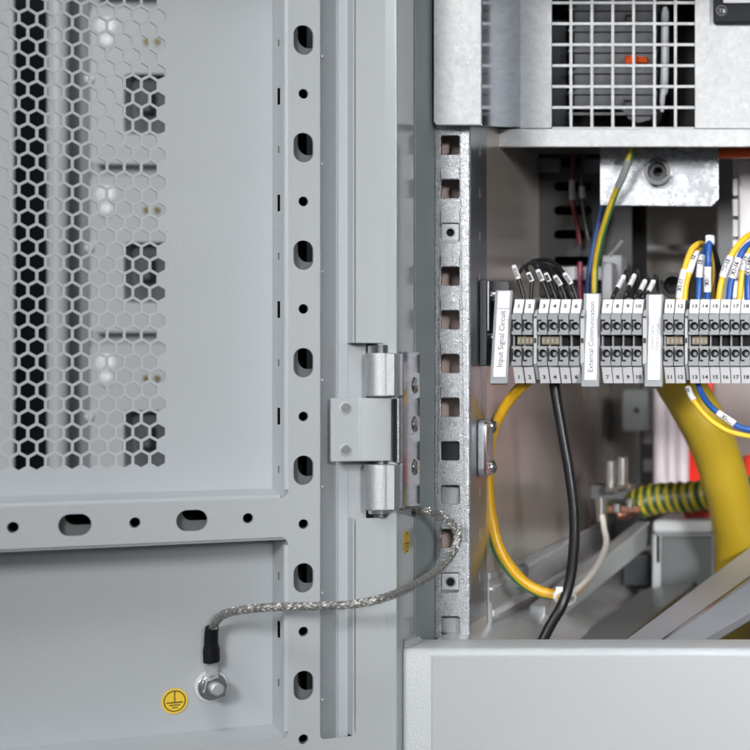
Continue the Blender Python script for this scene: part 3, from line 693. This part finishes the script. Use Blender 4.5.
# bridge combs in the middle recess
def bridge(x0, x1, lab):
    t = thing("jumper_bridge", V((tx(x0), TY + .006, tz(346))), lab, "jumper", "tan jumper bridges in the terminal recess")
    k = MB(); k.box(tx(x0), tx(x1), TY + .0035, TY + .0085, tz(344.8), tz(336.2)); k.build("bar", TAN, t, bevel=.0006)
    k = MB(); n = int((x1 - x0)/4)
    for i in range(n):
        xc = x0 + (i + .5)*(x1 - x0)/n; k.box(tx(xc - .8), tx(xc + .8), TY + .0031, TY + .0036, tz(343), tz(338.5))
    k.build("comb_teeth", mat("comb brass", (.30, .27, .20), .4, .4, var=.3, vscale=900), t)
bridge(515.5, 532.5, "tan jumper bridge across terminal blocks 1 and 2"); bridge(540, 558.5, "tan jumper bridge across terminal blocks 3 and 4")
bridge(665, 682.5, "tan jumper bridge across terminal blocks 11 and 12"); bridge(691, 707, "tan jumper bridge across terminal blocks 13 and 14")
# label holders
def strip(xtl, xtr, xbl, xbr, yt, yb, txt, lab, ink, joint=None, size=.0042, two=None):
    Yt, Yb = TY + .012, TY - .002
    BL, BR, TL = W(xbl, yb, Yb), W(xbr, yb, Yb), W(xtl, yt, Yt)
    U = (TL - V((BL.x + (TL.x - BL.x), BL.y, BL.z))); U = (TL - BL).normalized(); wd = BR.x - BL.x; N = X.cross(U).normalized()
    t = thing("label_holder", BL, lab, "label holder", "label strips between the terminal groups")
    ln = (TL - BL).length
    k = MB(); k.obox(BL, X, U, N, -.0018, wd + .0012, -.0035, ln + .0008, -.004, -.0006); k.build("holder", CLEAR, t, bevel=.0006)
    k = MB(); k.obox(BL, X, U, N, 0, wd, 0, ln, -.0005, 0); ls = k.build("label_strip", WHITE, t, bevel=.0001)
    if joint:
        k = MB(); k.obox(BL, X, U, N, 0, wd, ln*joint, ln*joint + .0003, 0, .00006); k.build("joint_line", INKG, ls, smooth=0)
    mid = BL + X*wd*.5 + U*ln*(.44 if joint else .5)
    if two:
        text(txt, size, mid - X*wd*.2, U, -X, ink, ls, sx=.9, bold=0); text(two, size, mid + X*wd*.22, U, -X, ink, ls, sx=.9, bold=0)
    else: text(txt, size, mid, U, -X, ink, ls, sx=1.0, bold=0)
strip(498, 511.5, 493, 505.5, 291, 377, "Input Signal Circuit", "white label strip reading Input Signal Circuit at the left end of the terminals", INK, .79, .0042)
strip(586.5, 599, 584.3, 596.5, 294, 380, "External Communication", "white label strip reading External Communication between blocks 6 and 7", INK, None, .0040)
strip(649, 661.5, 647.5, 660, 295, 380, "Output Signal", "white label strip with faded small lettering between blocks 10 and 11", INKG, None, .0028, "Control Circuit")

# ================================================================== wires
def wire(name, pts, r, mtl, lab, cat="wire", group=None, sleeve=None, txt=None, n=10, extra=None, smat=None, seg=12):
    P = spline(PP(pts), n); Ym = pts[len(pts)//2][2]; rad = R(r, Ym)
    t = thing(name, P[0], lab, cat, group)
    k = MB(); k.tube(P, rad, seg); k.build("insulation", mtl, t, smooth=60)
    if sleeve:
        i0, i1 = int(sleeve[0]*(len(P)-1)), int(sleeve[1]*(len(P)-1)); Q = P[i0:i1+1]
        k = MB(); k.tube(Q, rad*1.22, 14); s_ = k.build("marker_sleeve", smat or WHITE, t, smooth=60)
        if txt:
            a, b = Q[0], Q[-1]; U = (b - a); U.y = 0; U = U.normalized()
            if U.x < 0 and abs(U.x) > abs(U.z)*.8 or (abs(U.x) <= abs(U.z)*.8 and U.z < 0): U = -U
            Nn = V((0, -1, 0)); Vv = Nn.cross(U); c = Q[len(Q)//2]
            text(txt, rad*1.75, c + Nn*rad*1.26, U, Vv, INK, s_, "lettering", sx=.9)
    if extra: extra(t, P, rad)
    return t
GB = "black sleeved wires above the left terminals"
def blk(top, mid, bot, lab, s=(.30, .62), back=None):
    pts = ([back] if back else []) + [top, mid, bot]
    wire("signal_wire", pts, 2.3, BLACKC, lab, "wire", GB, s, None, 12)
TB = TY + .016
def sleeved(p_top, p_low, bot, lab, tail=None):       # white ferrule sleeve from p_top to p_low, black wire into the terminal and away behind
    t = thing("signal_wire", W(*bot), lab, "wire", GB)
    low = spline(PP([p_low, ((p_low[0]*.45 + bot[0]*.55), (p_low[1] + bot[1])/2, TB), bot]), 8)
    k = MB(); k.tube(low, R(2.1, TB), 10)
    up = spline(PP([p_top] + (tail or [])), 8) if tail else None
    if up: k.tube(up, R(2.0, TB), 10)
    k.build("insulation", BLACKC, t, smooth=60)
    a, b = W(*p_top), W(*p_low)
    k = MB(); k.tube([a, a + (b-a)*.08, b], R(2.6, TB), 14, rs=[R(1.8, TB), R(2.6, TB), R(2.7, TB)]); s_ = k.build("marker_sleeve", WHITE, t, smooth=60)
    k = MB(); d = (b - a)
    for f in (.3, .42, .55, .68, .8):
        c = a + d*f; k.obox(c, d.normalized(), d.normalized().cross(FRONT).normalized(), FRONT, -.0003, .0003, -.0009, .0009, R(2.55, TB), R(2.75, TB))
    k.build("lettering", INK, s_, smooth=0)
    return t
T_ = TB
wl = [((513.5, 265, T_), (518.5, 279, T_), (524, 299, T_), "first black wire on the left, its white sleeve leaning left", None),
      ((528, 272.5, T_), (532, 281.5, T_), (531, 299, T_), "second black wire from the left with a short white sleeve", [(524, 266, T_ + .01), (520, 272, T_ + .03)]),
      ((537.5, 269.5, T_), (542.5, 281, T_), (549, 299, T_), "black wire whose white sleeve stands highest over block 3", [(531, 263, T_+.01), (524, 268, T_+.03)]),
      ((545.5, 273, T_+.002), (549.5, 281.5, T_+.002), (556, 299, T_), "black wire with short white sleeve over block 4", [(540, 264, T_+.012), (531, 262, T_+.03)]),
      ((554.5, 275.5, T_), (561, 285.5, T_), (566, 299, T_), "black wire with slanting white sleeve over block 5", [(548, 266, T_+.01), (536, 262, T_+.03)]),
      ((564, 273, T_), (571.5, 284, T_), (577, 299, T_), "black wire with white sleeve arching last toward block 6", [(556, 264, T_+.01), (545, 259.5, T_+.02), (532, 261, T_+.03)])]
for a_, b_, c_, l_, tl in wl: sleeved(a_, b_, c_, l_, tl)
m = MB()
for i in range(9):
    x = 560 + i*1.9; m.tube(spline(PP([(x, 299, T_ + .01), (x - 2, 286, T_ + .012), (x - 8, 277, T_ + .02), (x - 20, 268, T_ + .035)]), 8), R(2, T_), 8)
tag(m.build("wire_bundle", BLACKC, smooth=60), "dense bundle of black wires behind the sleeves over blocks 5 and 6", "wire bundle")
for i, (x0, y0, x1, y1, xe) in enumerate(((624.5, 275.5, 617.5, 288, 612), (635, 274.5, 629.5, 286, 624), (645.5, 280, 640.5, 290.5, 633), (654, 280.5, 648.5, 291.5, 640))):
    sleeved((x0, y0, T_ + .012), (x1, y1, T_ + .008), (xe, 300, T_), "black wire with thin white sleeve leaning right, %s of four over blocks 7 to 10" % ("leftmost", "second", "third", "rightmost")[i], [(x0 + 2, y0 - 4, T_ + .03), (x0 + 4, y0 + 10, T_ + .05)])
GY = "yellow and blue wires looping into the right terminals"
TW = TY + .014
wire("control_wire", [(679, 300, TW), (681, 285, TW), (685, 268, TW), (691, 251, TW+.004), (699, 244, TW+.012), (706, 247, TW+.02), (709, 262, TW+.03)], 3.1, YEL, "outer left yellow wire with white sleeve rising from block 11", "wire", GY, (.03, .33), "X1-11")
wire("control_wire", [(684.5, 300, TW), (686, 285, TW), (690, 270, TW), (695, 256, TW+.006), (701, 250, TW+.014), (707, 250, TW+.022)], 3.0, YEL, "inner left yellow wire with white sleeve rising from block 12", "wire", GY, (.36, .66), "X1-12")
wire("control_wire", [(698.5, 300, TW), (699, 285, TW), (700, 270, TW), (702, 258, TW+.004), (706, 247, TW+.012), (709, 240, TW+.02)], 3.1, BLUE, "left blue wire with high white sleeve into block 13", "wire", GY, (.30, .62), "X1-13")
wire("control_wire", [(707.5, 300, TW), (707.5, 286, TW-.001), (707.5, 268, TW-.003), (708.5, 255, TW-.003), (709.5, 243, TW), (711, 240, TW+.01)], 3.2, BLUE, "blue wire by the cable tie with low white sleeve", "wire", GY, (.12, .42), "X1-14")
wire("control_wire", [(711, 245, TW+.006), (716, 258, TW+.012), (719, 275, TW+.014), (717, 300, TW+.012)], 3.2, BLACKC, "dark wire curving down behind the tied blue wires", "wire")
wire("control_wire", [(710, 250, TW+.006), (713, 266, TW+.008), (713, 300, TW+.006)], 2.2, mat("olive insulation", (.35, .22, .02), .4), "olive wire half hidden behind the tied blue wires", "wire")
m = MB(); m.obox(W(710, 240, TW + .002), X, Z, FRONT, -R(4.5, TW), R(4.5, TW), -R(5, TW), R(5, TW), -.004, .003); tag(m.build("wire_clip", mat("milky nylon", (.72, .74, .78), .35), bevel=.0012), "milky white plastic clip on the yellow and blue wires", "clip")
wire("control_wire", [(718.5, 300, TW), (721, 284, TW), (726, 267, TW), (733, 253, TW+.002), (742, 241, TW+.008), (752, 234, TW+.014), (765, 232, TW+.02)], 3.2, YEL, "left yellow wire of the right bundle with slanting white sleeve", "wire", GY, (.24, .45), "X1-15")
wire("control_wire", [(729, 300, TW), (731, 283, TW), (736, 267, TW), (743, 251, TW+.002), (752, 243, TW+.008), (768, 236, TW+.014)], 3.4, BLUE, "blue wire of the right bundle beside the yellow one, sleeve slanting", "wire", GY, (.26, .50), "X1-16")
wire("control_wire", [(739.5, 300, TW-.003), (741, 284, TW-.003), (744, 268, TW-.002), (750, 252, TW), (760, 240, TW)], 3.3, YEL, "second yellow wire of the right bundle, sleeve at its top", "wire", GY, (.45, .72), "X1-17")
wire("control_wire", [(748, 300, TW-.004), (748, 284, TW-.004), (750, 266, TW-.004), (756, 250, TW)], 3.8, BLUE, "last blue wire cut by the right edge with a white sleeve", "wire", GY, (.50, .78), "X1-18")
# lower yellow and blue
LW = TY + .020
wire("control_wire", [(686, 380, LW), (688, 388, LW), (693, 399, LW-.004), (705, 415, LW-.008), (722, 428, LW-.01), (738, 434, LW-.01), (760, 438, LW-.01)], 2.6, YEL, "lower yellow wire with white sleeve curving right under the terminals", "wire", "wires hanging under the right terminals", (.16, .36), "X1-12")
wire("control_wire", [(697, 380, LW), (700, 390, LW), (707, 402, LW-.004), (717, 412, LW-.008), (730, 421, LW-.01), (742, 428, LW-.01), (760, 431, LW-.01)], 3.0, BLUE, "lower blue wire with white sleeve curving right under the terminals", "wire", "wires hanging under the right terminals", (.53, .74), "X1-13")
# left earth cable loop and black cable
GYp = [(532, 378, .085), (518, 390, .085), (504, 408, .088), (493.5, 430, .09), (489, 455, .092), (488.5, 490, .094), (492, 520, .095), (501, 552, .095), (520, 578, .094), (540, 591, .093), (562, 596, .092)]
def green_side(t, P, rad):
    k = MB(); k.tube([p + V((-rad*.55, .0001, -rad*.28)) for p in P], rad*.72, 10); k.build("green_stripe", GREEN, t, smooth=60)
gy = wire("earth_cable", GYp, 5.4, YELG, "yellow and green earth cable looping down beside the rail", "cable", None, None, None, 12, green_side)
wire("earth_cable", [(568, 596, .094), (582, 585, .115), (596, 568, .15), (606, 545, .19), (604, 528, .21), (602, 515, .22)], 3.0, mat("pale clear sleeve", (.70, .66, .62), .3), "pale sleeved earth cable end running to the copper bar bolts", "cable")
wire("earth_cable", [(565, 598, .097), (580, 590, .118), (594, 573, .153)], 2.4, YELG, "short orange yellow cable beyond the white tie", "cable")
wire("power_cable", [(553, 372, .08), (556, 395, .08), (562, 430, .08), (569, 470, .08), (574, 510, .08), (574, 545, .08), (570, 580, .08), (562, 605, .078), (550, 626, .072), (538, 650, .064)], 5.4, BLACKC, "black power cable hanging from the terminals past the white tie", "cable", None, None, None, 12)
ct = thing("cable_tie", W(565, 597, .085), "white cable tie binding the black and yellow cables", "cable tie")
m = MB(); pts = [W(565 + 10*math.cos(t), 597 + 7.5*math.sin(t) , .083 + .006*math.sin(t + 1)) for t in [2*PI*i/26 for i in range(27)]]
m.tube(pts, R(1.6, .08), 8, flat=1.6); m.build("band", mat("white nylon", (.75, .75, .74), .4), ct)
m = MB(); p = W(560, 590.5, .078); m.box(p.x - .0025, p.x + .002, p.y, p.y + .004, p.z - .002, p.z + .002); m.build("head", MATS["white nylon"], ct, bevel=.0006)
# thick yellow cables
tk = wire("thick_cable", [(655, 330, .19), (675, 374, .20), (690, 400, .21), (704, 425, .215), (716, 452, .225), (725, 480, .235), (732, 510, .25), (737, 545, .27), (736, 590, .29), (730, 640, .31)], 23, YELO, "thick yellow sheathed cable dropping behind the right terminals", "cable", None, None, None, 12, None, None, 24)
wire("thick_cable", [(746, 520, .29), (757, 560, .29), (750, 620, .29), (744, 680, .29)], 12, YELO, "second thick yellow cable at the lower right edge", "cable")
# spiral green-yellow cable
sp_ = thing("spiral_earth_cable", W(636, 508, .3), "thick green and yellow striped earth cable lying across the back", "cable")
P = spline(PP([(634, 508, .30), (645, 501, .30), (665, 498, .30), (690, 497, .30), (725, 492, .305), (790, 488, .31)]), 10)
m = MB(); m.tube(P, R(15.5, .3), 28, rs=[R(9, .3)] + [R(13, .3)] + [R(15.5, .3) + (.0004 if i % 4 < 2 else -.0004) for i in range(len(P) - 2)]); m.build("sheath", SPIRAL, sp_, smooth=60)
m = MB(); m.tube(PP([(640, 505, .299), (628, 513, .297), (617, 515, .295)]), R(5.5, .3), 16); m.build("copper_end", COPPER, sp_)

# ================================================================== upper interior
wd_ = thing("wiring_duct", W(575, 290, .23), "dark slotted wiring duct behind the upper left opening", "duct")
DY = .235; dx = lambda x: W(x, 0, DY).x; dz = lambda y: W(0, y, DY).z
sh = [rrect(dx(554), dx(592), dz(yc + 4.5), dz(yc - 4.5), R(4.2, DY), 5) for yc in (137.5, 162, 186.5, 210.5, 234.5, 261)]
DUCT = mat("duct grey", (.015, .016, .019), .5, var=.1, vscale=40)
m = MB(); m.plate(V((0, DY, 0)), X, Z, FRONT, [(dx(532.5), dz(296)), (dx(632), dz(296)), (dx(632), dz(100)), (dx(532.5), dz(100))], sh, .002); m.build("front_wall", DUCT, wd_, bevel=.0004)
m = MB(); m.box(dx(532.5), dx(640), DY + .03, DY + .032, dz(296), dz(100)); m.build("rear_wall", VOID, wd_)
m = MB(); m.box(dx(532.5), dx(534), DY + .0025, DY + .03, dz(296), dz(100)); m.build("side_wall", DUCT, wd_)
m = MB(); m.pbox(548, 622, 266.5, 280, DY - .016, .004); tag(m.build("cross_bar", LGREY, bevel=.001), "pale cross bar in front of the slotted duct above block 6", "bar")
m = MB(); m.pbox(534, 560, 158, 172, DY - .006, .004); m.pbox(583, 620, 158, 173, DY - .006, .004); tag(m.build("clamp_plate", mat("clamp grey", (.12, .125, .15), .4), bevel=.001), "dim grey clamp plates across the top of the slotted duct", "plate")
wire("branch_wire", [(574, 140, DY-.012), (573, 165, DY-.012), (572, 185, DY-.012), (573, 205, DY-.012), (577, 225, DY-.01), (580, 245, DY-.008)], 2.4, DKRED, "dark red wire with grey sleeve before the slotted duct", "wire", None, (.36, .55), None, 8, None, mat("grey sleeve", (.42, .44, .45), .5))
wire("branch_wire", [(583, 150, DY-.014), (582, 180, DY-.014), (583, 205, DY-.013), (588, 240, DY-.012)], 2.4, BLACKC, "black wire with dim sleeve beside the dark red one", "wire", None, (.42, .62), None, 8, None, MATS["grey sleeve"])
wire("branch_wire", [(602, 205, DY-.02), (598, 225, DY-.02), (593, 250, DY-.02), (589, 275, DY-.022), (588, 300, DY-.025)], 3.2, mat("dull blue insulation", (.012, .05, .18), .45), "blue wire bundle hanging before the slotted duct", "wire")
wire("branch_wire", [(580, 262, DY-.02), (580, 280, DY-.02), (581, 302, DY-.02)], 2.6, mat("magenta insulation", (.22, .01, .06), .4), "magenta wire beside the blue bundle above block 6", "wire")
def gs(t, P, rad):
    k = MB(); k.tube([p + V((rad*.5, -.0001, -rad*.3)) for p in P], rad*.7, 8); k.build("green_stripe", GREEN, t, smooth=60)
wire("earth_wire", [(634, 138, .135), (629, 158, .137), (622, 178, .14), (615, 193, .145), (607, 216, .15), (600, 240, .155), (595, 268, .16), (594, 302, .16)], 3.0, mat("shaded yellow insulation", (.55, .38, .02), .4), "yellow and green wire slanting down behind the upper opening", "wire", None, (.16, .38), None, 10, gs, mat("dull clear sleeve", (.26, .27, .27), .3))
# gland bracket
gb = thing("gland_bracket", W(660, 147, .15), "zinc bracket plate with a round cable gland below the box", "bracket")
GYb = .155; g2 = lambda x, y: (W(x, y, GYb).x, W(x, y, GYb).z)
BU = V((math.cos(.11), math.sin(.11), 0)); m = MB(); m.plate(V((0, GYb, 0)) + (X - BU)*W(600, 0, GYb).x, BU, Z, V((math.sin(.11), -math.cos(.11), 0)), [g2(600, 205.5), g2(711, 205.5), g2(718, 198), g2(718, 147), g2(600, 147)], [[g2(658 + 12*math.cos(t), 172 - 12*math.sin(t)) for t in [2*PI*i/24 for i in range(24)]]], .002); m.build("plate", mat("bracket zinc", (.50, .52, .55), .26, .95, spangle=.05, sscale=420, var=.40, vscale=70), gb, bevel=.0004)
c = W(658, 172, GYb); m = MB(); m.ring(c + V((0, .004, 0)), FRONT, R(9.5, GYb), R(13.5, GYb), .008); m.build("gland_ring", mat("gland dark metal", (.045, .047, .05), .3, .6), gb, bevel=.0006)
m = MB(); m.ring(c + V((0, .012, 0)), FRONT, R(5, GYb), R(11, GYb), .012); m.cyl(c + V((0, .010, 0)), c + V((0, .012, 0)), R(11, GYb)); m.build("gland_core", BLACK, gb)
m = MB(); m.tube(PP([(622, 240, .18), (617, 247, .18), (609, 256, .18)]), R(2.2, .18), 10); tag(m.build("loose_sleeve", MATS["dull clear sleeve"]), "short dull sleeve stub below the gland bracket", "sleeve")
# right upper back
m = MB(); m.pbox(598, 722, 120, 312, .40, .004); tag(m.build("mounting_plate", mat("plate grey", (.45, .42, .39), .45, .3, var=.25, vscale=15)), "dark mounting plate behind the terminal wires", "plate")
m = MB(); m.pbox(645, 730, 244, 251, .36, .006); tag(m.build("cross_bar", mat("bar zinc", (.42, .43, .42), .4, .6), bevel=.001), "blurred pale bar across the dark mounting plate", "bar")
m = MB(); m.pbox(718, 735.5, 100, 300, .33, .03); tag(m.build("support_post", mat("post grey", (.24, .25, .26), .45)), "grey vertical post left of the white slotted duct", "post")
wt = thing("white_duct", W(745, 300, .3), "white slotted duct at the upper right edge", "duct")
m = MB(); m.pbox(738, 762, 158, 330, .215, .02); m.build("cover", WDUCT, wt, bevel=.002)
m = MB()
for i in range(8): m.pbox(733, 738, 158 + i*20.5, 175 + i*20.5, .217, .015)
m.build("fingers", WDUCT, wt)
m = MB(); m.cyl(W(719, 152, .18), W(800, 152.5, .18), R(6.5, .18), 20); tag(m.build("orange_conduit", mat("orange red conduit", (.90, .12, .012), .35)), "orange red conduit below the box at the right edge", "conduit")
m = MB(); m.ring(W(675, 286, .12), FRONT, R(9, .12), R(13, .12), .01); m.cyl(W(675, 286, .125), W(675, 286, .124), R(9.5, .12)); tag(m.build("cable_eye", BLACK, smooth=40), "dark round cable eye behind the yellow wires", "eyelet")
m = MB(); m.pbox(602, 622, 255, 300, .2, .02); m.pbox(601, 612, 262, 300, .17, .02); tag(m.build("terminal_cover", mat("cover grey", (.30, .31, .33), .45), bevel=.001), "grey cover block behind the external communication strip", "cover")

# ================================================================== lower interior
lr = thing("base_rail", V((SX + .004, .1, -.13)), "zinc base rail running back along the side panel", "rail")
def along(prof, ya, yb): return [[V((a_, ya, b_)) for a_, b_ in prof], [V((a_, yb, b_)) for a_, b_ in prof]]
m = MB()
pr = [(SX + .0003, -.1085), (SX + .0020, -.1090), (SX + .0020, -.1115), (SX + .0010, -.1125), (SX + .0010, -.124), (SX + .0024, -.126), (SX + .0024, -.1366), (SX + .0003, -.1366)]
m.sweep(along(pr, .087, .515), 0, 1); m.build("upper_profile", RAILST, lr)
m = MB(); pr = [(SX - .012, -.1368), (SX + .018, -.1368), (SX + .045, -.1500), (SX + .045, -.1545), (SX - .012, -.1545)]
m.sweep(along(pr, .012, .515), 0, 1); m.build("lower_profile", RAILST, lr)
m = MB(); m.pbox(500, 523, 566, 590, .16, .02); tag(m.build("rubber_block", mat("block grey", (.24, .26, .26), .5), bevel=.003, seg=3), "small grey block on the base rail beside the earth cable", "block")
bm_ = thing("floor_beam", W(600, 600, .2), "zinc floor beam slanting back to the right below the copper bar", "beam")
def beam(name, par, a0, a1, h, dpt, mt, bev=.001):
    A, B = W(*a0), W(*a1); ha, hb_ = R(h[0], a0[2]), R(h[1], a1[2]); dd = V((dpt[0], dpt[1], 0))
    k = MB(); k.hexa([A, A - Z*ha, A - Z*ha + dd, A + dd], [B, B - Z*hb_, B - Z*hb_ + dd, B + dd]); return k.build(name, mt, par, bevel=bev)
beam("bar", bm_, (545, 606, .14), (651, 521, .32), (26, 24), (-.010, .004), RAILST)
fr_ = thing("floor_rail", W(500, 612, .1), "bright slim zinc rail running back along the foot of the side panel", "rail")
beam("bar", fr_, (487, 610, .088), (606, 549, .42), (7, 5), (.004, .002), mat("bright rail zinc", (.86, .87, .88), .3, .3), .0006)
beam("bar", fr_, (487, 588, .088), (600, 519, .46), (2.2, 1.6), (.003, .001), MATS["bright rail zinc"], 0)
fb = thing("floor_beam", W(620, 630, .1), "broad grey floor beam in the lower right behind the sill", "beam")
def slab(name, par, pts, th_, mt, bev=.001):
    a = PP(pts); k = MB(); k.hexa(a, [p - Z*th_ for p in a]); return k.build(name, mt, par, bevel=bev)
FB = mat("beam grey zinc", (.40, .415, .455), .4, .35, var=.1, vscale=30, bump=.1)
slab("top_face", fb, [(618, 645, .05), (655, 645, .045), (790, 548, .26), (764, 536, .28)], .004, FB)
slab("front_face", fb, [(655, 645, .0445), (690, 647, .0435), (800, 582, .24), (790, 549, .259)], .006, FB)
slab("fold_line", fb, [(654, 644.5, .0440), (657, 644.5, .0436), (792, 549, .258), (790, 547.5, .259)], .001, CHROME, 0)
g3 = thing("floor_bracket", W(600, 640, .12), "flat grey sheet lying between the floor beams", "bracket")
slab("sheet", g3, [(548, 655, .09), (606, 655, .075), (696, 581, .30), (658, 581, .33)], .004, mat("floor sheet zinc", (.30, .31, .325), .4, .7, var=.15, vscale=30))
dk = thing("junction_box", W(680, 590, .3), "grey junction box with dark face below the striped cable", "box")
m = MB(); a = W(652, 592, .30); b = W(714, 534, .30)
fo = [(a.x, a.z), (b.x, a.z), (b.x, b.z), (a.x, b.z)]; i0 = W(661, 587, .30); i1 = W(712, 537, .30)
m.plate(V((0, .30, 0)), X, Z, FRONT, fo, [[(i0.x, i0.z), (i1.x, i0.z), (i1.x, i1.z), (i0.x, i1.z)]], .004); m.build("frame", mat("box grey", (.34, .36, .37), .5), dk, bevel=.001)
m = MB(); m.pbox(655, 714, 535, 591, .3035, .05); m.build("face", mat("box dark grey", (.085, .095, .098), .5), dk)
m = MB(); m.pbox(652, 714, 520, 534, .298, .06); m.build("lid", mat("lid grey", (.42, .44, .45), .45), dk, bevel=.003)
# copper bar and bolts
cb = thing("copper_bar", W(620, 500, .29), "copper earth bar with tall bolts at the back of the cabinet", "bar")
m = MB(); m.pbox(596, 640, 506, 513, .285, .02); m.build("bar", COPPER, cb, bevel=.0008)
m = MB(); m.pbox(590, 632, 485, 500, .30, .02); m.build("insulator", mat("insulator grey", (.11, .12, .12), .5), cb, bevel=.001)
for x, yt in ((611, 461), (622.5, 457.5)):
    k = MB(); k.cyl(W(x, yt + 27, .292), W(x, yt, .292), R(5.2, .29), 18); k.dome(W(x, yt, .292), Z, R(5.2, .29), R(2, .29)); k.build("bolt", CHROME, cb, smooth=40)
    k = MB(); k.cyl(W(x + 1, yt + 31, .290), W(x + 1, yt + 26, .290), R(7, .29), 6); k.build("nut", CHROME, cb)
m = MB(); m.cyl(W(602, 500, .225), W(602, 520, .22), R(7, .22), 18, R(5, .22)); m.build("cable_lug", CHROME, cb)
m = MB(); m.cyl(W(630, 508, .284), W(630, 499, .284), R(4, .28), 14); m.cyl(W(617, 512, .284), W(617, 504, .284), R(4.5, .28), 14); m.build("small_nut", CHROME, cb, smooth=40)
# back right: grey device, post, white duct, red
dv = thing("wall_box", W(637, 432, .44), "small grey box with a dark dot on the dark back wall", "box")
m = MB(); m.pbox(622, 653, 389, 431, .43, .03); m.build("body", mat("device grey", (.17, .18, .185), .5), dv, bevel=.001)
c = W(636.5, 410.5, .4295); m = MB(); m.cyl(c, c + V((0, .002, 0)), R(3, .43), 14); m.build("knob", BLACK, dv)
pp = thing("slotted_post", W(646, 500, .45), "dark slotted post with pale square holes at the back", "post")
m = MB(); po = W(640, 530, .455), W(656, 300, .455)
m.plate(V((0, .455, 0)), X, Z, FRONT, [(po[0].x, po[0].z), (po[1].x, po[0].z), (po[1].x, po[1].z), (po[0].x, po[1].z)], [], .01); m.build("upright", mat("post dark", (.07, .075, .075), .5), pp)
m = MB()
for yy in (385, 437, 465):
    m = MB(); m.pbox(643.5, 652, yy - 6, yy + 6.5, .4535, .001); m.build("pale_hole", LGREY, pp)
wd2 = thing("white_conduit", W(672, 500, .42), "bundle of white vertical conduits behind the thick yellow cable", "conduit")
for x, r_ in ((660, 7), (671, 6), (682, 7)):
    k = MB(); k.cyl(W(x, 500, .42), W(x, 330, .42), R(r_, .42), 20); k.build("tube", mat("pinkish white", (.70, .62, .66), .35), wd2)
m = MB(); m.pbox(683, 712, 330, 512, .445, .01); tag(m.build("red_board", RED), "bright red board beside the white conduits, mostly behind the yellow cable", "board")
m = MB(); m.pbox(684, 713, 507, 521, .32, .02); tag(m.build("red_block", RED, bevel=.001), "red block on the grey box below the striped cable", "block")
m = MB(); m.pbox(714, 800, 330, 520, .46, .01); tag(m.build("rear_board", BROWNP), "warm grey board at the back right below the terminals", "board")
m = MB(); m.pbox(744, 800, 455, 520, .43, .02); tag(m.build("red_block", RED, bevel=.002), "red block at the right edge beside the yellow cable", "block")
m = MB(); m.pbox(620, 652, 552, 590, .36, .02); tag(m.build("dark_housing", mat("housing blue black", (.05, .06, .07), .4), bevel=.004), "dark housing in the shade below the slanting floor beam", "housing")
m = MB(); m.pbox(698, 800, 590, 700, .345, .01); tag(m.build("glass_guard", mat("teal grey sheet", (.22, .27, .27), .25), bevel=.001), "teal grey sheet low at the right behind the broad beam", "sheet")

# ================================================================== neighbouring cabinet seen through the perforation
nb = thing("neighbouring_cabinet", W(80, 600, .3), "light grey neighbouring cabinet behind the perforated door", "cabinet")
NY = .45
m = MB(); m.pbox(-200, 13, -120, 640, NY + .01, .004); m.build("left_upright", LGREY, nb, bevel=.004)
m = MB(); m.pbox(13, 49, -120, 640, NY + .10, .01); m.build("deep_gap", mat("gap dark", (.022, .024, .028), .8), nb)
m = MB(); c = W(58, 640, NY); c2 = W(58, -120, NY); m.tube([c, c2], R(10, NY), 24); m.build("round_upright", LGREY, nb)
m = MB(); m.pbox(66, 90, -120, 640, NY + .022, .02); m.build("recess", mat("recess grey", (.25, .265, .29), .5), nb)
m = MB(); m.pbox(88, 300, -120, 640, NY + .012, .03); m.build("panel", LGREY, nb, bevel=.005)
MOD = "grey modules stacked behind the perforated door"
def module(y0):
    t = thing("breaker_module", W(130, y0 + 160, NY), "", "module", MOD)
    k = MB(); xs = [(89, NY)]
    mh = [W(x_, 0, NY - .004).x for x_ in (124, 168)]; z0, z1 = W(0, y0 + 62, NY - .004).z, W(0, y0 + 2, NY - .004).z
    a = W(90, y0 + 92, NY - .004); b = W(230, y0 - 64, NY - .004)
    k.plate(V((0, NY - .004, 0)), X, Z, FRONT, rrect(a.x, b.x, a.z, b.z, .003, 3), [rrect(mh[0], mh[1], z0, z1, .004, 4)], .014); k.build("body", LGREY, t, bevel=.0015)
    k = MB(); k.pbox(122, 170, y0, y0 + 64, NY + .0105, .001); k.build("recess", mat("module recess", (.10, .11, .125), .5), t)
    k = MB(); k.pbox(136, 150, y0 + 18, y0 + 40, NY - .002, .012); k.build("toggle", MGREY, t, bevel=.002)
    k = MB(); k.dome(W(106, y0 - 30, NY - .004), FRONT, R(8, NY), .003, 20); k.dome(W(106, y0 - 44, NY - .004), FRONT, R(11, NY), .003); k.build("glossy_cap", mat("glossy white cap", (.85, .86, .88), .3), t)
    k = MB()
    for xx in (146, 157): k.cyl(W(xx, y0 - 31, NY - .0042), W(xx, y0 - 31, NY - .006), R(3, NY), 14)
    k.build("brass_screw", mat("brass", (.45, .38, .18), .4, .7), t)
    k = MB(); k.cyl(W(89, y0 + 6, NY - .004), W(89, y0 + 6, NY - .008), R(4, NY), 14); k.build("lamp_stud", MATS["glossy white cap"], t)
    return t
m0 = module(72); dzm = -(168*(1 + NY)/FPX)
mods = [m0] + [copy_thing(m0, V((0, 0, dzm*i))) for i in (-1, 1, 2)]
for t, l in zip(mods, ("grey module behind the perforation near the top, its white caps brightest", "grey module behind the perforation cut by the top edge", "grey module at half height behind the perforation", "grey module behind the lowest rows of the perforation")): t['label'] = l

for o in S.objects:
    for k in ('_w', '_c', '_u', '_no_copy'):
        if k in o: del o[k]
